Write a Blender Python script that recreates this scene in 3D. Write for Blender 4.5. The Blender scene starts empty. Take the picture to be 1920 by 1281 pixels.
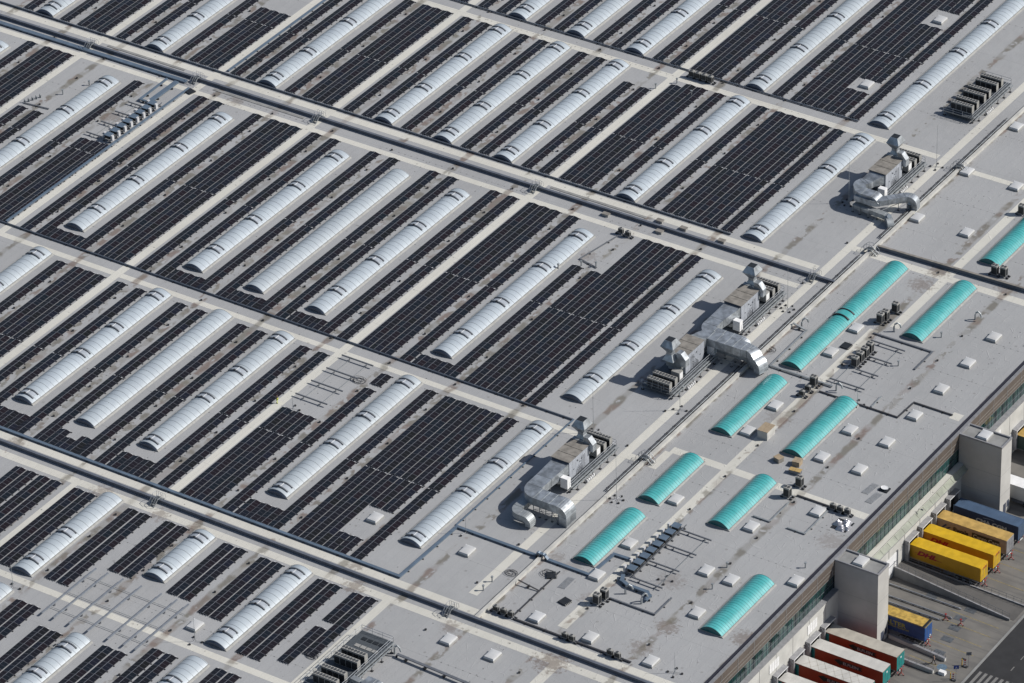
import bpy, math, random
from mathutils import Vector, Matrix
random.seed(7)
sc = bpy.context.scene
COL = sc.collection
R = math.radians
# ------------------------------------------------------------------ camera
cd = bpy.data.cameras.new("camera"); cam = bpy.data.objects.new("camera", cd); COL.objects.link(cam)
cr = Vector((0.83547963, 0.54884655, -0.02722608)); cu = Vector((-0.28380447, 0.47338589, 0.83388298)); cf = cr.cross(cu) * -1
cam.matrix_world = Matrix(((cr.x, cu.x, -cf.x, 520.834), (cr.y, cu.y, -cf.y, -602.240), (cr.z, cu.z, -cf.z, 442.216), (0, 0, 0, 1)))
cd.sensor_width = 36; cd.lens = 163.11; cd.clip_start = 5; cd.clip_end = 6000
sc.camera = cam
# ------------------------------------------------------------------ sky and sun
SUN_EL, SUN_AZ = R(40), R(33)          # azimuth measured from +X towards +Y
w = bpy.data.worlds.new("World"); sc.world = w; w.use_nodes = True
nt = w.node_tree; bg = nt.nodes['Background']; sk = nt.nodes.new('ShaderNodeTexSky'); sk.sky_type = 'NISHITA'
sk.sun_disc = False; sk.sun_elevation = SUN_EL; sk.sun_rotation = math.pi / 2 - SUN_AZ; sk.air_density = 1.0; sk.dust_density = 1.2
nt.links.new(sk.outputs[0], bg.inputs[0]); bg.inputs[1].default_value = 0.078
sl = bpy.data.lights.new("sun", 'SUN'); so = bpy.data.objects.new("sun", sl); COL.objects.link(so)
sl.energy = 4.75; sl.angle = R(0.6); sl.color = (1.0, 0.965, 0.91)
sd = Vector((math.cos(SUN_EL) * math.cos(SUN_AZ), math.cos(SUN_EL) * math.sin(SUN_AZ), math.sin(SUN_EL)))
so.rotation_euler = sd.to_track_quat('Z', 'Y').to_euler(); so.location = sd * 500
sc.view_settings.view_transform = 'Standard'; sc.view_settings.look = 'None'
sc.view_settings.exposure = 0.0; sc.view_settings.gamma = 1.0

# ------------------------------------------------------------------ materials
def newmat(name):
    m = bpy.data.materials.new(name); m.use_nodes = True
    return m, m.node_tree, m.node_tree.nodes['Principled BSDF']
class N:
    def __init__(s, t): s.t = t
    def n(s, typ, **k):
        o = s.t.nodes.new(typ)
        for a, b in k.items(): setattr(o, a, b)
        return o
    def put(s, v, sock):
        if v is None: return
        if hasattr(v, 'is_linked') or isinstance(v, bpy.types.NodeSocket): s.t.links.new(v, sock)
        else: sock.default_value = v
    def m(s, op, a, b=None, c=None, clamp=False):
        o = s.n('ShaderNodeMath', operation=op, use_clamp=clamp)
        s.put(a, o.inputs[0]); s.put(b, o.inputs[1])
        if c is not None: s.put(c, o.inputs[2])
        return o.outputs[0]
    def mr(s, v, a, b, c=0.0, d=1.0, smooth=True):
        o = s.n('ShaderNodeMapRange', interpolation_type='SMOOTHSTEP' if smooth else 'LINEAR')
        s.put(v, o.inputs[0])
        for i, x in enumerate((a, b, c, d)): o.inputs[i + 1].default_value = x
        return o.outputs[0]
    def mix(s, f, a, b, bt='MIX'):
        o = s.n('ShaderNodeMix', data_type='RGBA', blend_type=bt)
        s.put(f, o.inputs[0])
        for v, i in ((a, 6), (b, 7)):
            if isinstance(v, tuple): o.inputs[i].default_value = (*v, 1)
            else: s.t.links.new(v, o.inputs[i])
        return o.outputs[2]
    def noise(s, vec, scale, det=3.0, rough=0.55):
        o = s.n('ShaderNodeTexNoise'); s.put(vec, o.inputs['Vector']); o.inputs['Scale'].default_value = scale
        o.inputs['Detail'].default_value = det; o.inputs['Roughness'].default_value = rough
        return o.outputs['Fac']
    def vmul(s, v, k):
        o = s.n('ShaderNodeVectorMath', operation='MULTIPLY'); s.put(v, o.inputs[0]); o.inputs[1].default_value = k
        return o.outputs[0]
    def bump(s, h, strength, dist=0.05):
        o = s.n('ShaderNodeBump'); s.put(h, o.inputs['Height']); o.inputs['Strength'].default_value = strength; o.inputs['Distance'].default_value = dist
        return o.outputs[0]

def mat(name, col, rough=0.7, metal=0.0, var=0.12, scale=1.5, spec=0.5, bump=0.0):
    m, t, p = newmat(name); q = N(t)
    tc = q.n('ShaderNodeNewGeometry').outputs['Position']
    f = q.noise(tc, scale, 4.0)
    a = tuple(c * (1 - var) for c in col); b = tuple(min(1, c * (1 + var)) for c in col)
    c = q.mix(q.mr(f, 0.3, 0.7), a, b); t.links.new(c, p.inputs['Base Color'])
    p.inputs['Roughness'].default_value = rough; p.inputs['Metallic'].default_value = metal
    p.inputs['Specular IOR Level'].default_value = spec
    if bump: t.links.new(q.bump(f, bump), p.inputs['Normal'])
    return m

S = 40.0 / 3
def roofing(name, col, light, stain_amt):
    """flat roof membrane: welded sheets, ponding stains along the drained valleys, scuffs"""
    m, t, p = newmat(name); q = N(t)
    pos = q.n('ShaderNodeNewGeometry').outputs['Position']
    sep = q.n('ShaderNodeSeparateXYZ'); t.links.new(pos, sep.inputs[0]); X, Y = sep.outputs[0], sep.outputs[1]
    big = q.noise(pos, 0.045, 3.0); mid = q.noise(pos, 0.5, 4.0); fine = q.noise(pos, 5.0, 3.0)
    c = q.mix(q.mr(big, 0.32, 0.68), tuple(x * 0.93 for x in col), tuple(x * 1.05 for x in col))
    c = q.mix(q.mr(mid, 0.3, 0.75, 0, 0.35), c, light)
    c = q.mix(q.mr(fine, 0.35, 0.7, 0, 0.22), c, tuple(x * 0.72 for x in col))
    # sheets 1.6 m wide running up the slope, each with its own slight tone, thin weld line
    sx = q.m('DIVIDE', X, 1.6); cell = q.m('FLOOR', sx); ys = q.m('FLOOR', q.m('DIVIDE', q.m('ADD', Y, q.m('MULTIPLY', cell, 7.3)), 22.0))
    wn = q.n('ShaderNodeTexWhiteNoise', noise_dimensions='2D'); cb = q.n('ShaderNodeCombineXYZ'); t.links.new(cell, cb.inputs[0]); t.links.new(ys, cb.inputs[1]); t.links.new(cb.outputs[0], wn.inputs['Vector'])
    c = q.mix(q.m('MULTIPLY', wn.outputs[0], 0.16), c, tuple(x * 0.82 for x in col))
    fr = q.m('FRACT', sx); seam = q.m('LESS_THAN', fr, 0.035)
    c = q.mix(q.m('MULTIPLY', seam, 0.18), c, tuple(x * 0.6 for x in col))
    # dirt where water stands: valleys repeat with the bay
    d = q.m('ABSOLUTE', q.m('SUBTRACT', q.m('FRACT', q.m('ADD', q.m('SUBTRACT', q.m('DIVIDE', X, S), 0.678), 0.5)), 0.5))
    d = q.m('MULTIPLY', d, S)
    wob = q.noise(pos, 0.35, 2.0)
    d = q.m('ADD', d, q.m('MULTIPLY', q.m('SUBTRACT', wob, 0.5), 1.2))
    lane = q.mr(d, 0.95, 0.35)
    sv = q.vmul(pos, (0.60, 0.42, 1.0)); sn = q.noise(sv, 1.15, 2.0, 0.5)
    amt = q.noise(q.vmul(pos, (1, 1, 1)), 0.055, 1.0)
    thr = q.m('SUBTRACT', sn, q.m('MULTIPLY', q.m('SUBTRACT', 0.5, amt), 0.9))
    gaps = q.mr(q.noise(q.vmul(pos, (0.3, 1.0, 1.0)), 0.33, 1.0), 0.40, 0.52, 0.4, 1.0)
    blot = q.mr(thr, 0.44, 0.54, 0, 0.74); ring = q.m('MULTIPLY', q.mr(thr, 0.42, 0.455), q.mr(thr, 0.51, 0.475))
    st = q.m('MULTIPLY', lane, q.m('ADD', blot, q.m('MULTIPLY', ring, 0.40)))
    st = q.m('MULTIPLY', q.m('MULTIPLY', st, gaps), stain_amt, clamp=True)
    rr = None; irr = q.noise(pos, 1.3, 4.0, 0.65)
    for (sx_, sy_, ra, st_) in ((198.7, -122.4, 4.2, 1.0), (195.6, 8.0, 3.2, 1.0), (195.2, 2.5, 3.4, .8), (203.4, -94.5, 3.4, .5), (221.2, -101.5, 3.2, .9), (129.6, -17.8, 2.6, .55), (129.0, -22.0, 2.4, .5), (36.9, -24.5, 3.6, .8), (109.9, -122.4, 3.0, .8), (122.0, -122.4, 2.6, .8), (160.8, -122.1, 2.8, .9),
                                (157.8, -117.0, 2.4, .9), (129.3, -122.6, 2.4, .7), (209.2, -105.2, 3.0, .9), (208.7, -112.0, 3.2, .7), (208.6, 9.0, 3.0, .7), (174.4, 33.9, 2.0, .5), (53.7, -7.8, 2.4, .7), (139.8, -19.7, 2.6, .6), (180.0, -123.0, 2.4, .8), (88.6, -118.3, 2.6, .8), (194.6, -46.0, 3.6, .45), (219.9, -72.0, 3.4, .5), (194.9, -105.5, 2.6, .5), (187.6, -99.6, 2.6, .4), (184.4, -98.6, 2.0, .6)):
        vd = q.n('ShaderNodeVectorMath', operation='DISTANCE'); t.links.new(pos, vd.inputs[0]); vd.inputs[1].default_value = (sx_, sy_, 0)
        o_ = q.m('MULTIPLY', q.mr(q.m('ADD', q.m('DIVIDE', vd.outputs['Value'], ra), q.m('MULTIPLY', q.m('SUBTRACT', irr, 0.5), 2.6)), 0.85, 0.25), st_)
        rr = o_ if rr is None else q.m('MAXIMUM', rr, o_)
    c = q.mix(q.m('MULTIPLY', rr, 0.62), c, q.mix(irr, (0.075, 0.058, 0.046), (0.19, 0.135, 0.105)))
    hue = q.mix(q.mr(q.noise(pos, 0.2, 1.0), 0.45, 0.62), (0.115, 0.103, 0.080), (0.135, 0.088, 0.068))
    c = q.mix(st, c, hue)
    soft = q.m('MULTIPLY', q.mr(d, 1.3, 0.0), q.mr(q.noise(q.vmul(pos, (0.8, 0.25, 1)), 0.8, 3.0), 0.46, 0.7, 0, 0.30))
    c = q.mix(q.m('MULTIPLY', soft, stain_amt), c, (0.21, 0.19, 0.15))
    # random darker spots and scuffs everywhere
    vo = q.n('ShaderNodeTexVoronoi', feature='F1'); t.links.new(pos, vo.inputs['Vector']); vo.inputs['Scale'].default_value = 0.35
    c = q.mix(q.mr(vo.outputs['Distance'], 0.12, 0.05, 0, 0.35), c, (0.12, 0.11, 0.10))
    # rows of fastener dots and lap joints
    def near(coord, period, off, half): return q.m('LESS_THAN', q.m('ABSOLUTE', q.m('SUBTRACT', q.m('FRACT', q.m('ADD', q.m('DIVIDE', coord, period), off)), 0.5)), half / period)
    gate = q.mr(q.noise(pos, 0.06, 1.0), 0.45, 0.55)
    dots = q.m('MULTIPLY', near(Y, 12.4, 0.1, 0.10), near(X, 1.37, 0.3, 0.13)); dots2 = q.m('MULTIPLY', near(X, S, 0.22, 0.10), near(Y, 1.9, 0.6, 0.13))
    c = q.mix(q.m('MULTIPLY', q.m('MULTIPLY', q.m('MAXIMUM', dots, dots2), gate), 0.65), c, (0.06, 0.06, 0.06))
    c = q.mix(q.m('MULTIPLY', near(Y, 12.4, 0.1, 0.03), 0.35), c, (0.12, 0.12, 0.12))
    old = q.mr(X, 182.5, 184.0)
    wv = q.n('ShaderNodeTexVoronoi', feature='DISTANCE_TO_EDGE'); t.links.new(q.vmul(pos, (1.0, 0.45, 1.0)), wv.inputs['Vector']); wv.inputs['Scale'].default_value = 0.75
    crease = q.m('MULTIPLY', q.mr(wv.outputs['Distance'], 0.035, 0.0), q.mr(q.noise(pos, 0.5, 2.0), 0.46, 0.6))
    t.links.new(c, p.inputs['Base Color'])
    p.inputs['Roughness'].default_value = 0.72; p.inputs['Specular IOR Level'].default_value = 0.35
    wr = q.noise(q.vmul(pos, (1.0, 0.6, 1)), 0.9, 4.0, 0.6)
    t.links.new(q.bump(q.m('ADD', q.m('ADD', wr, q.m('MULTIPLY', seam, 0.4)), q.m('MULTIPLY', q.m('MULTIPLY', crease, old), 0.8)), 0.4, 0.10), p.inputs['Normal'])
    return m
M = {}
M['roof'] = roofing('roof_membrane', (0.322, 0.325, 0.330), (0.365, 0.366, 0.367), 1.0)
M['cream'] = roofing('walkway_membrane', (0.54, 0.525, 0.475), (0.60, 0.585, 0.54), 0.8)

def panel_mat():
    m, t, p = newmat('solar_cells'); q = N(t)
    oc = q.n('ShaderNodeTexCoord').outputs['Object']; sep = q.n('ShaderNodeSeparateXYZ'); t.links.new(oc, sep.inputs[0])
    uv = q.n('ShaderNodeUVMap'); su = q.n('ShaderNodeSeparateXYZ'); t.links.new(uv.outputs[0], su.inputs[0])
    u, v = su.outputs[0], su.outputs[1]                       # u: module index + across, v: along the module
    idx = q.m('FLOOR', u); fu = q.m('FRACT', u)
    oi = q.n('ShaderNodeObjectInfo'); wn = q.n('ShaderNodeTexWhiteNoise', noise_dimensions='2D')
    cb = q.n('ShaderNodeCombineXYZ'); t.links.new(idx, cb.inputs[0]); t.links.new(oi.outputs['Random'], cb.inputs[1]); t.links.new(cb.outputs[0], wn.inputs['Vector'])
    r = wn.outputs[0]
    cr_ = q.n('ShaderNodeValToRGB'); t.links.new(r, cr_.inputs[0]); e = cr_.color_ramp.elements
    e[0].position = 0.0; e[0].color = (0.0115, 0.012, 0.0122, 1); e[1].position = 1.0; e[1].color = (0.012, 0.013, 0.021, 1)
    for ps, cc in ((0.35, (0.0115, 0.0115, 0.016, 1)), (0.6, (0.015, 0.011, 0.0135, 1)), (0.85, (0.0095, 0.013, 0.018, 1))):
        k = cr_.color_ramp.elements.new(ps); k.color = cc
    c = cr_.outputs[0]
    eu = q.m('MINIMUM', fu, q.m('SUBTRACT', 1.0, fu)); ev = q.m('MINIMUM', v, q.m('SUBTRACT', 1.0, v))
    frame = q.m('MAXIMUM', q.m('LESS_THAN', eu, 0.03), q.m('LESS_THAN', ev, 0.026))
    c = q.mix(q.m('MULTIPLY', frame, 0.9), c, (0.088, 0.090, 0.104))
    mid = q.m('LESS_THAN', q.m('ABSOLUTE', q.m('SUBTRACT', v, 0.5)), 0.012)
    c = q.mix(q.m('MULTIPLY', mid, 0.55), c, (0.10, 0.10, 0.12))
    cells = q.m('LESS_THAN', q.m('ABSOLUTE', q.m('SUBTRACT', q.m('FRACT', q.m('MULTIPLY', fu, 6.0)), 0.5)), 0.47)
    c = q.mix(q.m('MULTIPLY', cells, 0.0), c, c)
    t.links.new(c, p.inputs['Base Color']); p.inputs['Roughness'].default_value = 0.3
    p.inputs['Specular IOR Level'].default_value = 0.16
    return m
M['pv'] = panel_mat()

def dome_mat(name, c1, c2, rough):
    m, t, p = newmat(name); q = N(t)
    pos = q.n('ShaderNodeNewGeometry').outputs['Position']
    f = q.noise(pos, 0.6, 3.0); g = q.noise(q.vmul(pos, (1, 4, 1)), 2.0, 2.0)
    c = q.mix(q.mr(f, 0.3, 0.7), c1, c2); c = q.mix(q.mr(g, 0.55, 0.8, 0, 0.25), c, tuple(x * 0.75 for x in c1))
    oi = q.n('ShaderNodeObjectInfo'); sep = q.n('ShaderNodeSeparateXYZ'); oc = q.n('ShaderNodeTexCoord'); t.links.new(oc.outputs['Object'], sep.inputs[0])
    wn = q.n('ShaderNodeTexWhiteNoise', noise_dimensions='2D'); cb = q.n('ShaderNodeCombineXYZ')
    t.links.new(q.m('FLOOR', q.m('DIVIDE', sep.outputs[1], 2.44)), cb.inputs[0]); t.links.new(oi.outputs['Random'], cb.inputs[1]); t.links.new(cb.outputs[0], wn.inputs['Vector'])
    c = q.mix(q.m('MULTIPLY', wn.outputs[0], 0.16), c, tuple(x * 0.7 for x in c1)); c = q.mix(q.m('MULTIPLY', oi.outputs['Random'], 0.22), c, (c1[0] * 0.85, c1[1] * 0.80, c1[2] * 0.72))
    t.links.new(c, p.inputs['Base Color']); p.inputs['Roughness'].default_value = rough
    p.inputs['Specular IOR Level'].default_value = 0.5
    p.inputs['Coat Weight'].default_value = 0.25; p.inputs['Coat Roughness'].default_value = 0.25
    return m
M['white_dome'] = dome_mat('opal_polycarbonate', (0.355, 0.40, 0.445), (0.40, 0.45, 0.49), 0.42)
M['green_dome'] = dome_mat('turquoise_polycarbonate', (0.048, 0.315, 0.325), (0.09, 0.40, 0.41), 0.34)
M['green_rib'] = mat('dark_turquoise_joint', (0.016, 0.16, 0.165), 0.5)
M['dome_rib'] = mat('grey_joint', (0.17, 0.19, 0.21), 0.5)
M['green_glass'] = mat('turquoise_glazing', (0.012, 0.10, 0.11), 0.3)
M['hatch'] = dome_mat('opal_hatch', (0.50, 0.505, 0.51), (0.55, 0.555, 0.56), 0.3)
M['endcap'] = mat('endcap_glazing', (0.055, 0.07, 0.10), 0.3, 0.0, 0.15, 2)
M['curb'] = mat('curb_membrane', (0.27, 0.268, 0.255), 0.7)
M['vent_frame'] = mat('vent_frame_metal', (0.13, 0.14, 0.155), 0.5, 0.2)
M['vent_panel'] = mat('vent_flap_sheet', (0.34, 0.37, 0.41), 0.35)
M['galv'] = mat('galvanised_sheet', (0.36, 0.385, 0.41), 0.40, 0.6, 0.30, 0.9)
M['galv_d'] = mat('galvanised_dull', (0.34, 0.36, 0.37), 0.5, 0.5, 0.15, 1.2)
M['steel'] = mat('steel_section', (0.17, 0.18, 0.20), 0.5, 0.4)
M['rail'] = mat('handrail_tube', (0.30, 0.32, 0.35), 0.45, 0.5)
M['grating'] = mat('steel_grating', (0.085, 0.095, 0.105), 0.6, 0.3, 0.2, 8)
M['blue_tray'] = mat('blue_grey_tray', (0.11, 0.15, 0.20), 0.45, 0.15, 0.12, 0.7)
M['tray_d'] = mat('dark_tray', (0.07, 0.085, 0.11), 0.5, 0.2)
M['edge_shade'] = mat('painted_edge_shade', (0.018, 0.018, 0.03), 0.7)  # shadow colour for the painted strip behind the dock parapet
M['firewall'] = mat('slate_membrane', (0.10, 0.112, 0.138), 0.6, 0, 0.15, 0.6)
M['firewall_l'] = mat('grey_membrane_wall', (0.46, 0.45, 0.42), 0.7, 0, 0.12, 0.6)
M['black'] = mat('black_rubber', (0.022, 0.022, 0.024), 0.7)
M['gutter_cable'] = mat('dark_cable', (0.04, 0.04, 0.045), 0.6)
M['ahu_roof'] = mat('weathered_unit_roof', (0.20, 0.185, 0.165), 0.7, 0, 0.22, 0.9)
M['ahu_body'] = mat('pale_blue_grey_panel', (0.36, 0.38, 0.42), 0.45, 0.1, 0.07, 0.8)
M['ahu_edge'] = mat('dark_unit_edge', (0.06, 0.07, 0.10), 0.5)
M['cond_body'] = mat('beige_condenser_sheet', (0.29, 0.285, 0.27), 0.5)
M['cond_w'] = mat('pale_grey_casing', (0.50, 0.50, 0.51), 0.5, 0, 0.05)
M['coil'] = mat('dark_condenser_coil', (0.025, 0.028, 0.032), 0.5, 0.3)
M['white'] = mat('white_paint', (0.72, 0.72, 0.72), 0.45, 0, 0.05)
M['concrete'] = mat('concrete', (0.46, 0.455, 0.43), 0.85, 0, 0.1, 0.35, bump=0.1)
M['concrete_d'] = mat('grey_concrete', (0.22, 0.22, 0.215), 0.85, 0, 0.15, 0.4, bump=0.1)
M['tower'] = mat('tower_cladding', (0.43, 0.42, 0.40), 0.7, 0, 0.09, 0.22)
M['brown'] = mat('bronze_cladding', (0.105, 0.086, 0.073), 0.55, 0.0, 0.1, 0.25)
M['coping'] = mat('grey_coping', (0.27, 0.27, 0.28), 0.5, 0.2)
M['coping_d'] = mat('parapet_capping', (0.20, 0.20, 0.21), 0.55, 0.1)
M['yellowgreen'] = mat('pale_green_glass_balustrade', (0.25, 0.265, 0.215), 0.25, 0, 0.15, 0.6)
M['cardboard'] = mat('cardboard', (0.30, 0.235, 0.16), 0.85, 0, 0.12, 2)
M['cardboard_o'] = mat('orange_cardboard', (0.38, 0.26, 0.10), 0.85, 0, 0.12, 2)
M['foil'] = mat('silver_foil', (0.40, 0.40, 0.43), 0.35, 0.6, 0.1, 3)
M['yellow'] = mat('yellow_tarpaulin', (0.53, 0.33, 0.012), 0.5, 0, 0.10, 0.8)
M['yellow_side'] = mat('yellow_side_curtain', (0.50, 0.25, 0.012), 0.5, 0, 0.06, 0.8)
M['tan'] = mat('faded_yellow_tarpaulin', (0.43, 0.28, 0.085), 0.6, 0, 0.18, 0.9)
M['greyside'] = mat('taupe_side_curtain', (0.30, 0.25, 0.21), 0.6)
M['mustard'] = mat('dirty_yellow_tarpaulin', (0.38, 0.25, 0.055), 0.7, 0, 0.3, 1.6)
M['redside'] = mat('brick_red_side_curtain', (0.27, 0.046, 0.018), 0.6, 0, 0.08, 0.5)
M['tarp'] = mat('off_white_tarpaulin', (0.48, 0.47, 0.445), 0.6, 0, 0.08, 0.5)
M['tarp_g'] = mat('weathered_tarpaulin', (0.37, 0.345, 0.30), 0.65, 0, 0.12, 0.5)
M['teal'] = mat('teal_doors', (0.01, 0.21, 0.20), 0.4)
M['navy'] = mat('navy_side', (0.02, 0.045, 0.15), 0.5)
M['navy_d'] = mat('navy_container', (0.018, 0.034, 0.075), 0.5)
M['bluedoor'] = mat('royal_blue_doors', (0.012, 0.07, 0.25), 0.4)
M['container_roof'] = mat('blue_container_roof', (0.055, 0.092, 0.155), 0.55, 0, 0.12, 0.7)
M['darkgreen'] = mat('dark_green_side', (0.012, 0.035, 0.03), 0.5)
M['red'] = mat('red_paint', (0.26, 0.018, 0.016), 0.45)
M['logo_red'] = mat('crimson_lettering', (0.30, 0.008, 0.02), 0.5, 0, 0.04)
M['logo_dark'] = mat('dark_green_lettering', (0.012, 0.03, 0.03), 0.5, 0, 0.04)
M['logo_black'] = mat('black_lettering', (0.025, 0.025, 0.028), 0.5, 0, 0.04)
M['logo_grey'] = mat('grey_lettering', (0.40, 0.42, 0.42), 0.5, 0, 0.04)
M['logo_gold'] = mat('dark_gold_lettering', (0.30, 0.25, 0.05), 0.5, 0, 0.04)
M['bluesign'] = mat('blue_sign', (0.02, 0.05, 0.25), 0.4)
M['hivis'] = mat('hi_vis_yellow', (0.60, 0.70, 0.03), 0.6)
M['skin'] = mat('skin', (0.42, 0.26, 0.19), 0.6, 0, 0.04)
M['cloth'] = mat('dark_clothes', (0.02, 0.02, 0.025), 0.8)
M['hair'] = mat('dark_hair', (0.02, 0.014, 0.01), 0.6)
M['rust'] = mat('rust', (0.22, 0.10, 0.05), 0.8, 0, 0.3, 3)
M['yline'] = mat('worn_yellow_marking', (0.22, 0.17, 0.06), 0.8, 0, 0.35, 3)
M['wline'] = mat('worn_white_marking', (0.17, 0.165, 0.158), 0.8, 0, 0.15, 3)
M['bluemark'] = mat('blue_floor_marking', (0.09, 0.14, 0.19), 0.8, 0, 0.25, 3)
M['plate'] = mat('steel_floor_plate', (0.15, 0.16, 0.17), 0.45, 0.5, 0.2, 2)

def glass_mat():
    m, t, p = newmat('facade_glass'); q = N(t)
    pos = q.n('ShaderNodeNewGeometry').outputs['Position']; sep = q.n('ShaderNodeSeparateXYZ'); t.links.new(pos, sep.inputs[0])
    wn = q.n('ShaderNodeTexWhiteNoise', noise_dimensions='1D'); t.links.new(q.m('FLOOR', q.m('DIVIDE', sep.outputs[1], 1.31)), wn.inputs['W'])
    c = q.mix(wn.outputs[0], (0.006, 0.022, 0.022), (0.03, 0.085, 0.08))
    t.links.new(c, p.inputs['Base Color']); p.inputs['Roughness'].default_value = 0.06
    p.inputs['Specular IOR Level'].default_value = 0.8; p.inputs['Metallic'].default_value = 0.12
    return m
M['glass'] = glass_mat()

def yard_mat():
    m, t, p = newmat('yard_concrete'); q = N(t)
    pos = q.n('ShaderNodeNewGeometry').outputs['Position']
    f = q.noise(pos, 0.25, 4.0); g = q.noise(q.vmul(pos, (0.12, 1.1, 1)), 1.0, 3.0); k = q.noise(pos, 6.0, 2.0)
    c = q.mix(q.mr(f, 0.3, 0.7), (0.125, 0.119, 0.110), (0.168, 0.158, 0.144))
    c = q.mix(q.mr(g, 0.48, 0.68, 0, 0.75), c, (0.105, 0.10, 0.096)); c = q.mix(q.mr(k, 0.4, 0.7, 0, 0.2), c, (0.12, 0.12, 0.115))
    t.links.new(c, p.inputs['Base Color']); p.inputs['Roughness'].default_value = 0.8
    return m
M['yard'] = yard_mat()
M['ground_d'] = mat('old_asphalt', (0.05, 0.05, 0.05), 0.9)
M['asphalt'] = mat('asphalt', (0.022, 0.022, 0.024), 0.85, 0, 0.14, 0.5)
M['asphalt_l'] = mat('ramp_asphalt', (0.085, 0.081, 0.077), 0.85, 0, 0.14, 0.4)

# ------------------------------------------------------------------ mesh building
class MB:
    def __init__(s): s.v = []; s.f = []; s.mi = []; s.ms = []; s.uv = {}
    def _m(s, m):
        if m not in s.ms: s.ms.append(m)
        return s.ms.index(m)
    def poly(s, pts, m):
        b = len(s.v); s.v += [tuple(p) for p in pts]; s.f.append(tuple(range(b, b + len(pts)))); s.mi.append(s._m(m)); return len(s.f) - 1
    def box(s, x0, x1, y0, y1, z0, z1, m, top=None):
        b = len(s.v); s.v += [(x0, y0, z0), (x1, y0, z0), (x1, y1, z0), (x0, y1, z0), (x0, y0, z1), (x1, y0, z1), (x1, y1, z1), (x0, y1, z1)]
        for i, f in enumerate(((0, 3, 2, 1), (4, 5, 6, 7), (0, 1, 5, 4), (1, 2, 6, 5), (2, 3, 7, 6), (3, 0, 4, 7))):
            s.f.append(tuple(b + k for k in f)); s.mi.append(s._m(top if (top and i == 1) else m))
    def hexa(s, p, m):                                        # 8 points: bottom ring, top ring
        b = len(s.v); s.v += [tuple(k) for k in p]
        for f in ((0, 3, 2, 1), (4, 5, 6, 7), (0, 1, 5, 4), (1, 2, 6, 5), (2, 3, 7, 6), (3, 0, 4, 7)):
            s.f.append(tuple(b + k for k in f)); s.mi.append(s._m(m))
    def tube(s, pts, r, m, n=6, closed=False):
        pts = [Vector(p) for p in pts]; rings = []
        for i, p in enumerate(pts):
            a = pts[max(i - 1, 0)]; c = pts[min(i + 1, len(pts) - 1)]
            d = (c - a).normalized(); up = Vector((0, 0, 1)) if abs(d.z) < 0.9 else Vector((1, 0, 0))
            x = d.cross(up).normalized(); y = x.cross(d)
            rr = r[i] if isinstance(r, (list, tuple)) else r
            b = len(s.v); s.v += [tuple(p + (x * math.cos(2 * math.pi * k / n) + y * math.sin(2 * math.pi * k / n)) * rr) for k in range(n)]; rings.append(b)
        mi = s._m(m)
        for a, b in zip(rings, rings[1:]):
            for k in range(n): s.f.append((a + k, a + (k + 1) % n, b + (k + 1) % n, b + k)); s.mi.append(mi)
        s.f.append(tuple(rings[0] + k for k in range(n))[::-1]); s.mi.append(mi)
        s.f.append(tuple(rings[-1] + k for k in range(n))); s.mi.append(mi)
    def bar(s, a, b, wd, ht, m):                              # rectangular bar, width horizontal, height along z-ish
        a, b = Vector(a), Vector(b); d = (b - a).normalized(); up = Vector((0, 0, 1)) if abs(d.z) < 0.95 else Vector((1, 0, 0))
        x = d.cross(up).normalized() * wd / 2; y = x.cross(d).normalized() * ht / 2
        s.hexa([a - x - y, a + x - y, b + x - y, b - x - y, a - x + y, a + x + y, b + x + y, b - x + y], m)
    def disc(s, c, r, m, n=14, up=(0, 0, 1)):
        s.poly([(c[0] + r * math.cos(2 * math.pi * k / n), c[1] + r * math.sin(2 * math.pi * k / n), c[2]) for k in range(n)], m)
    def cyl(s, x, y, z0, z1, r, m, n=12): s.tube([(x, y, z0), (x, y, z1)], r, m, n)
    def mesh(s, name, smooth=False):
        me = bpy.data.meshes.new(name); me.from_pydata(s.v, [], s.f)
        for m in s.ms: me.materials.append(M[m])
        for p, i in zip(me.polygons, s.mi): p.material_index = i; p.use_smooth = smooth
        if s.uv:
            l = me.uv_layers.new(name='UVMap')
            for pi, uvs in s.uv.items():
                for k, li in enumerate(me.polygons[pi].loop_indices): l.data[li].uv = uvs[k]
        me.update(); return me
def link(name, me, parent=None, loc=(0, 0, 0), rz=0.0):
    o = bpy.data.objects.new(name, me); COL.objects.link(o); o.location = loc; o.rotation_euler = (0, 0, rz)
    if parent is not None: o.parent = parent
    return o
def tag(o, label, cat, group=None):
    o['label'] = label; o['category'] = cat
    if group: o['group'] = group
    return o
def thing(name, label, cat, loc=(0, 0, 0), rz=0.0, group=None):
    return tag(link(name, None, None, loc, rz), label, cat, group)
def struct(name, mb, parent=None):
    o = link(name, mb.mesh(name), parent)
    if parent is None: o['kind'] = 'structure'
    return o
def copy_thing(src, label, loc, rz=0.0, group=None):
    o = src.copy(); COL.objects.link(o); o.location = loc; o.rotation_euler = (0, 0, rz); o['label'] = label
    if group: o['group'] = group
    def kids(a, b):
        for ch in list(a.children):
            c = ch.copy(); COL.objects.link(c); c.parent = b; kids(ch, c)
    kids(src, o); return o
ORD = ['first', 'second', 'third', 'fourth', 'fifth', 'sixth', 'seventh', 'eighth', 'ninth', 'tenth', 'eleventh', 'twelfth']
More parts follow.
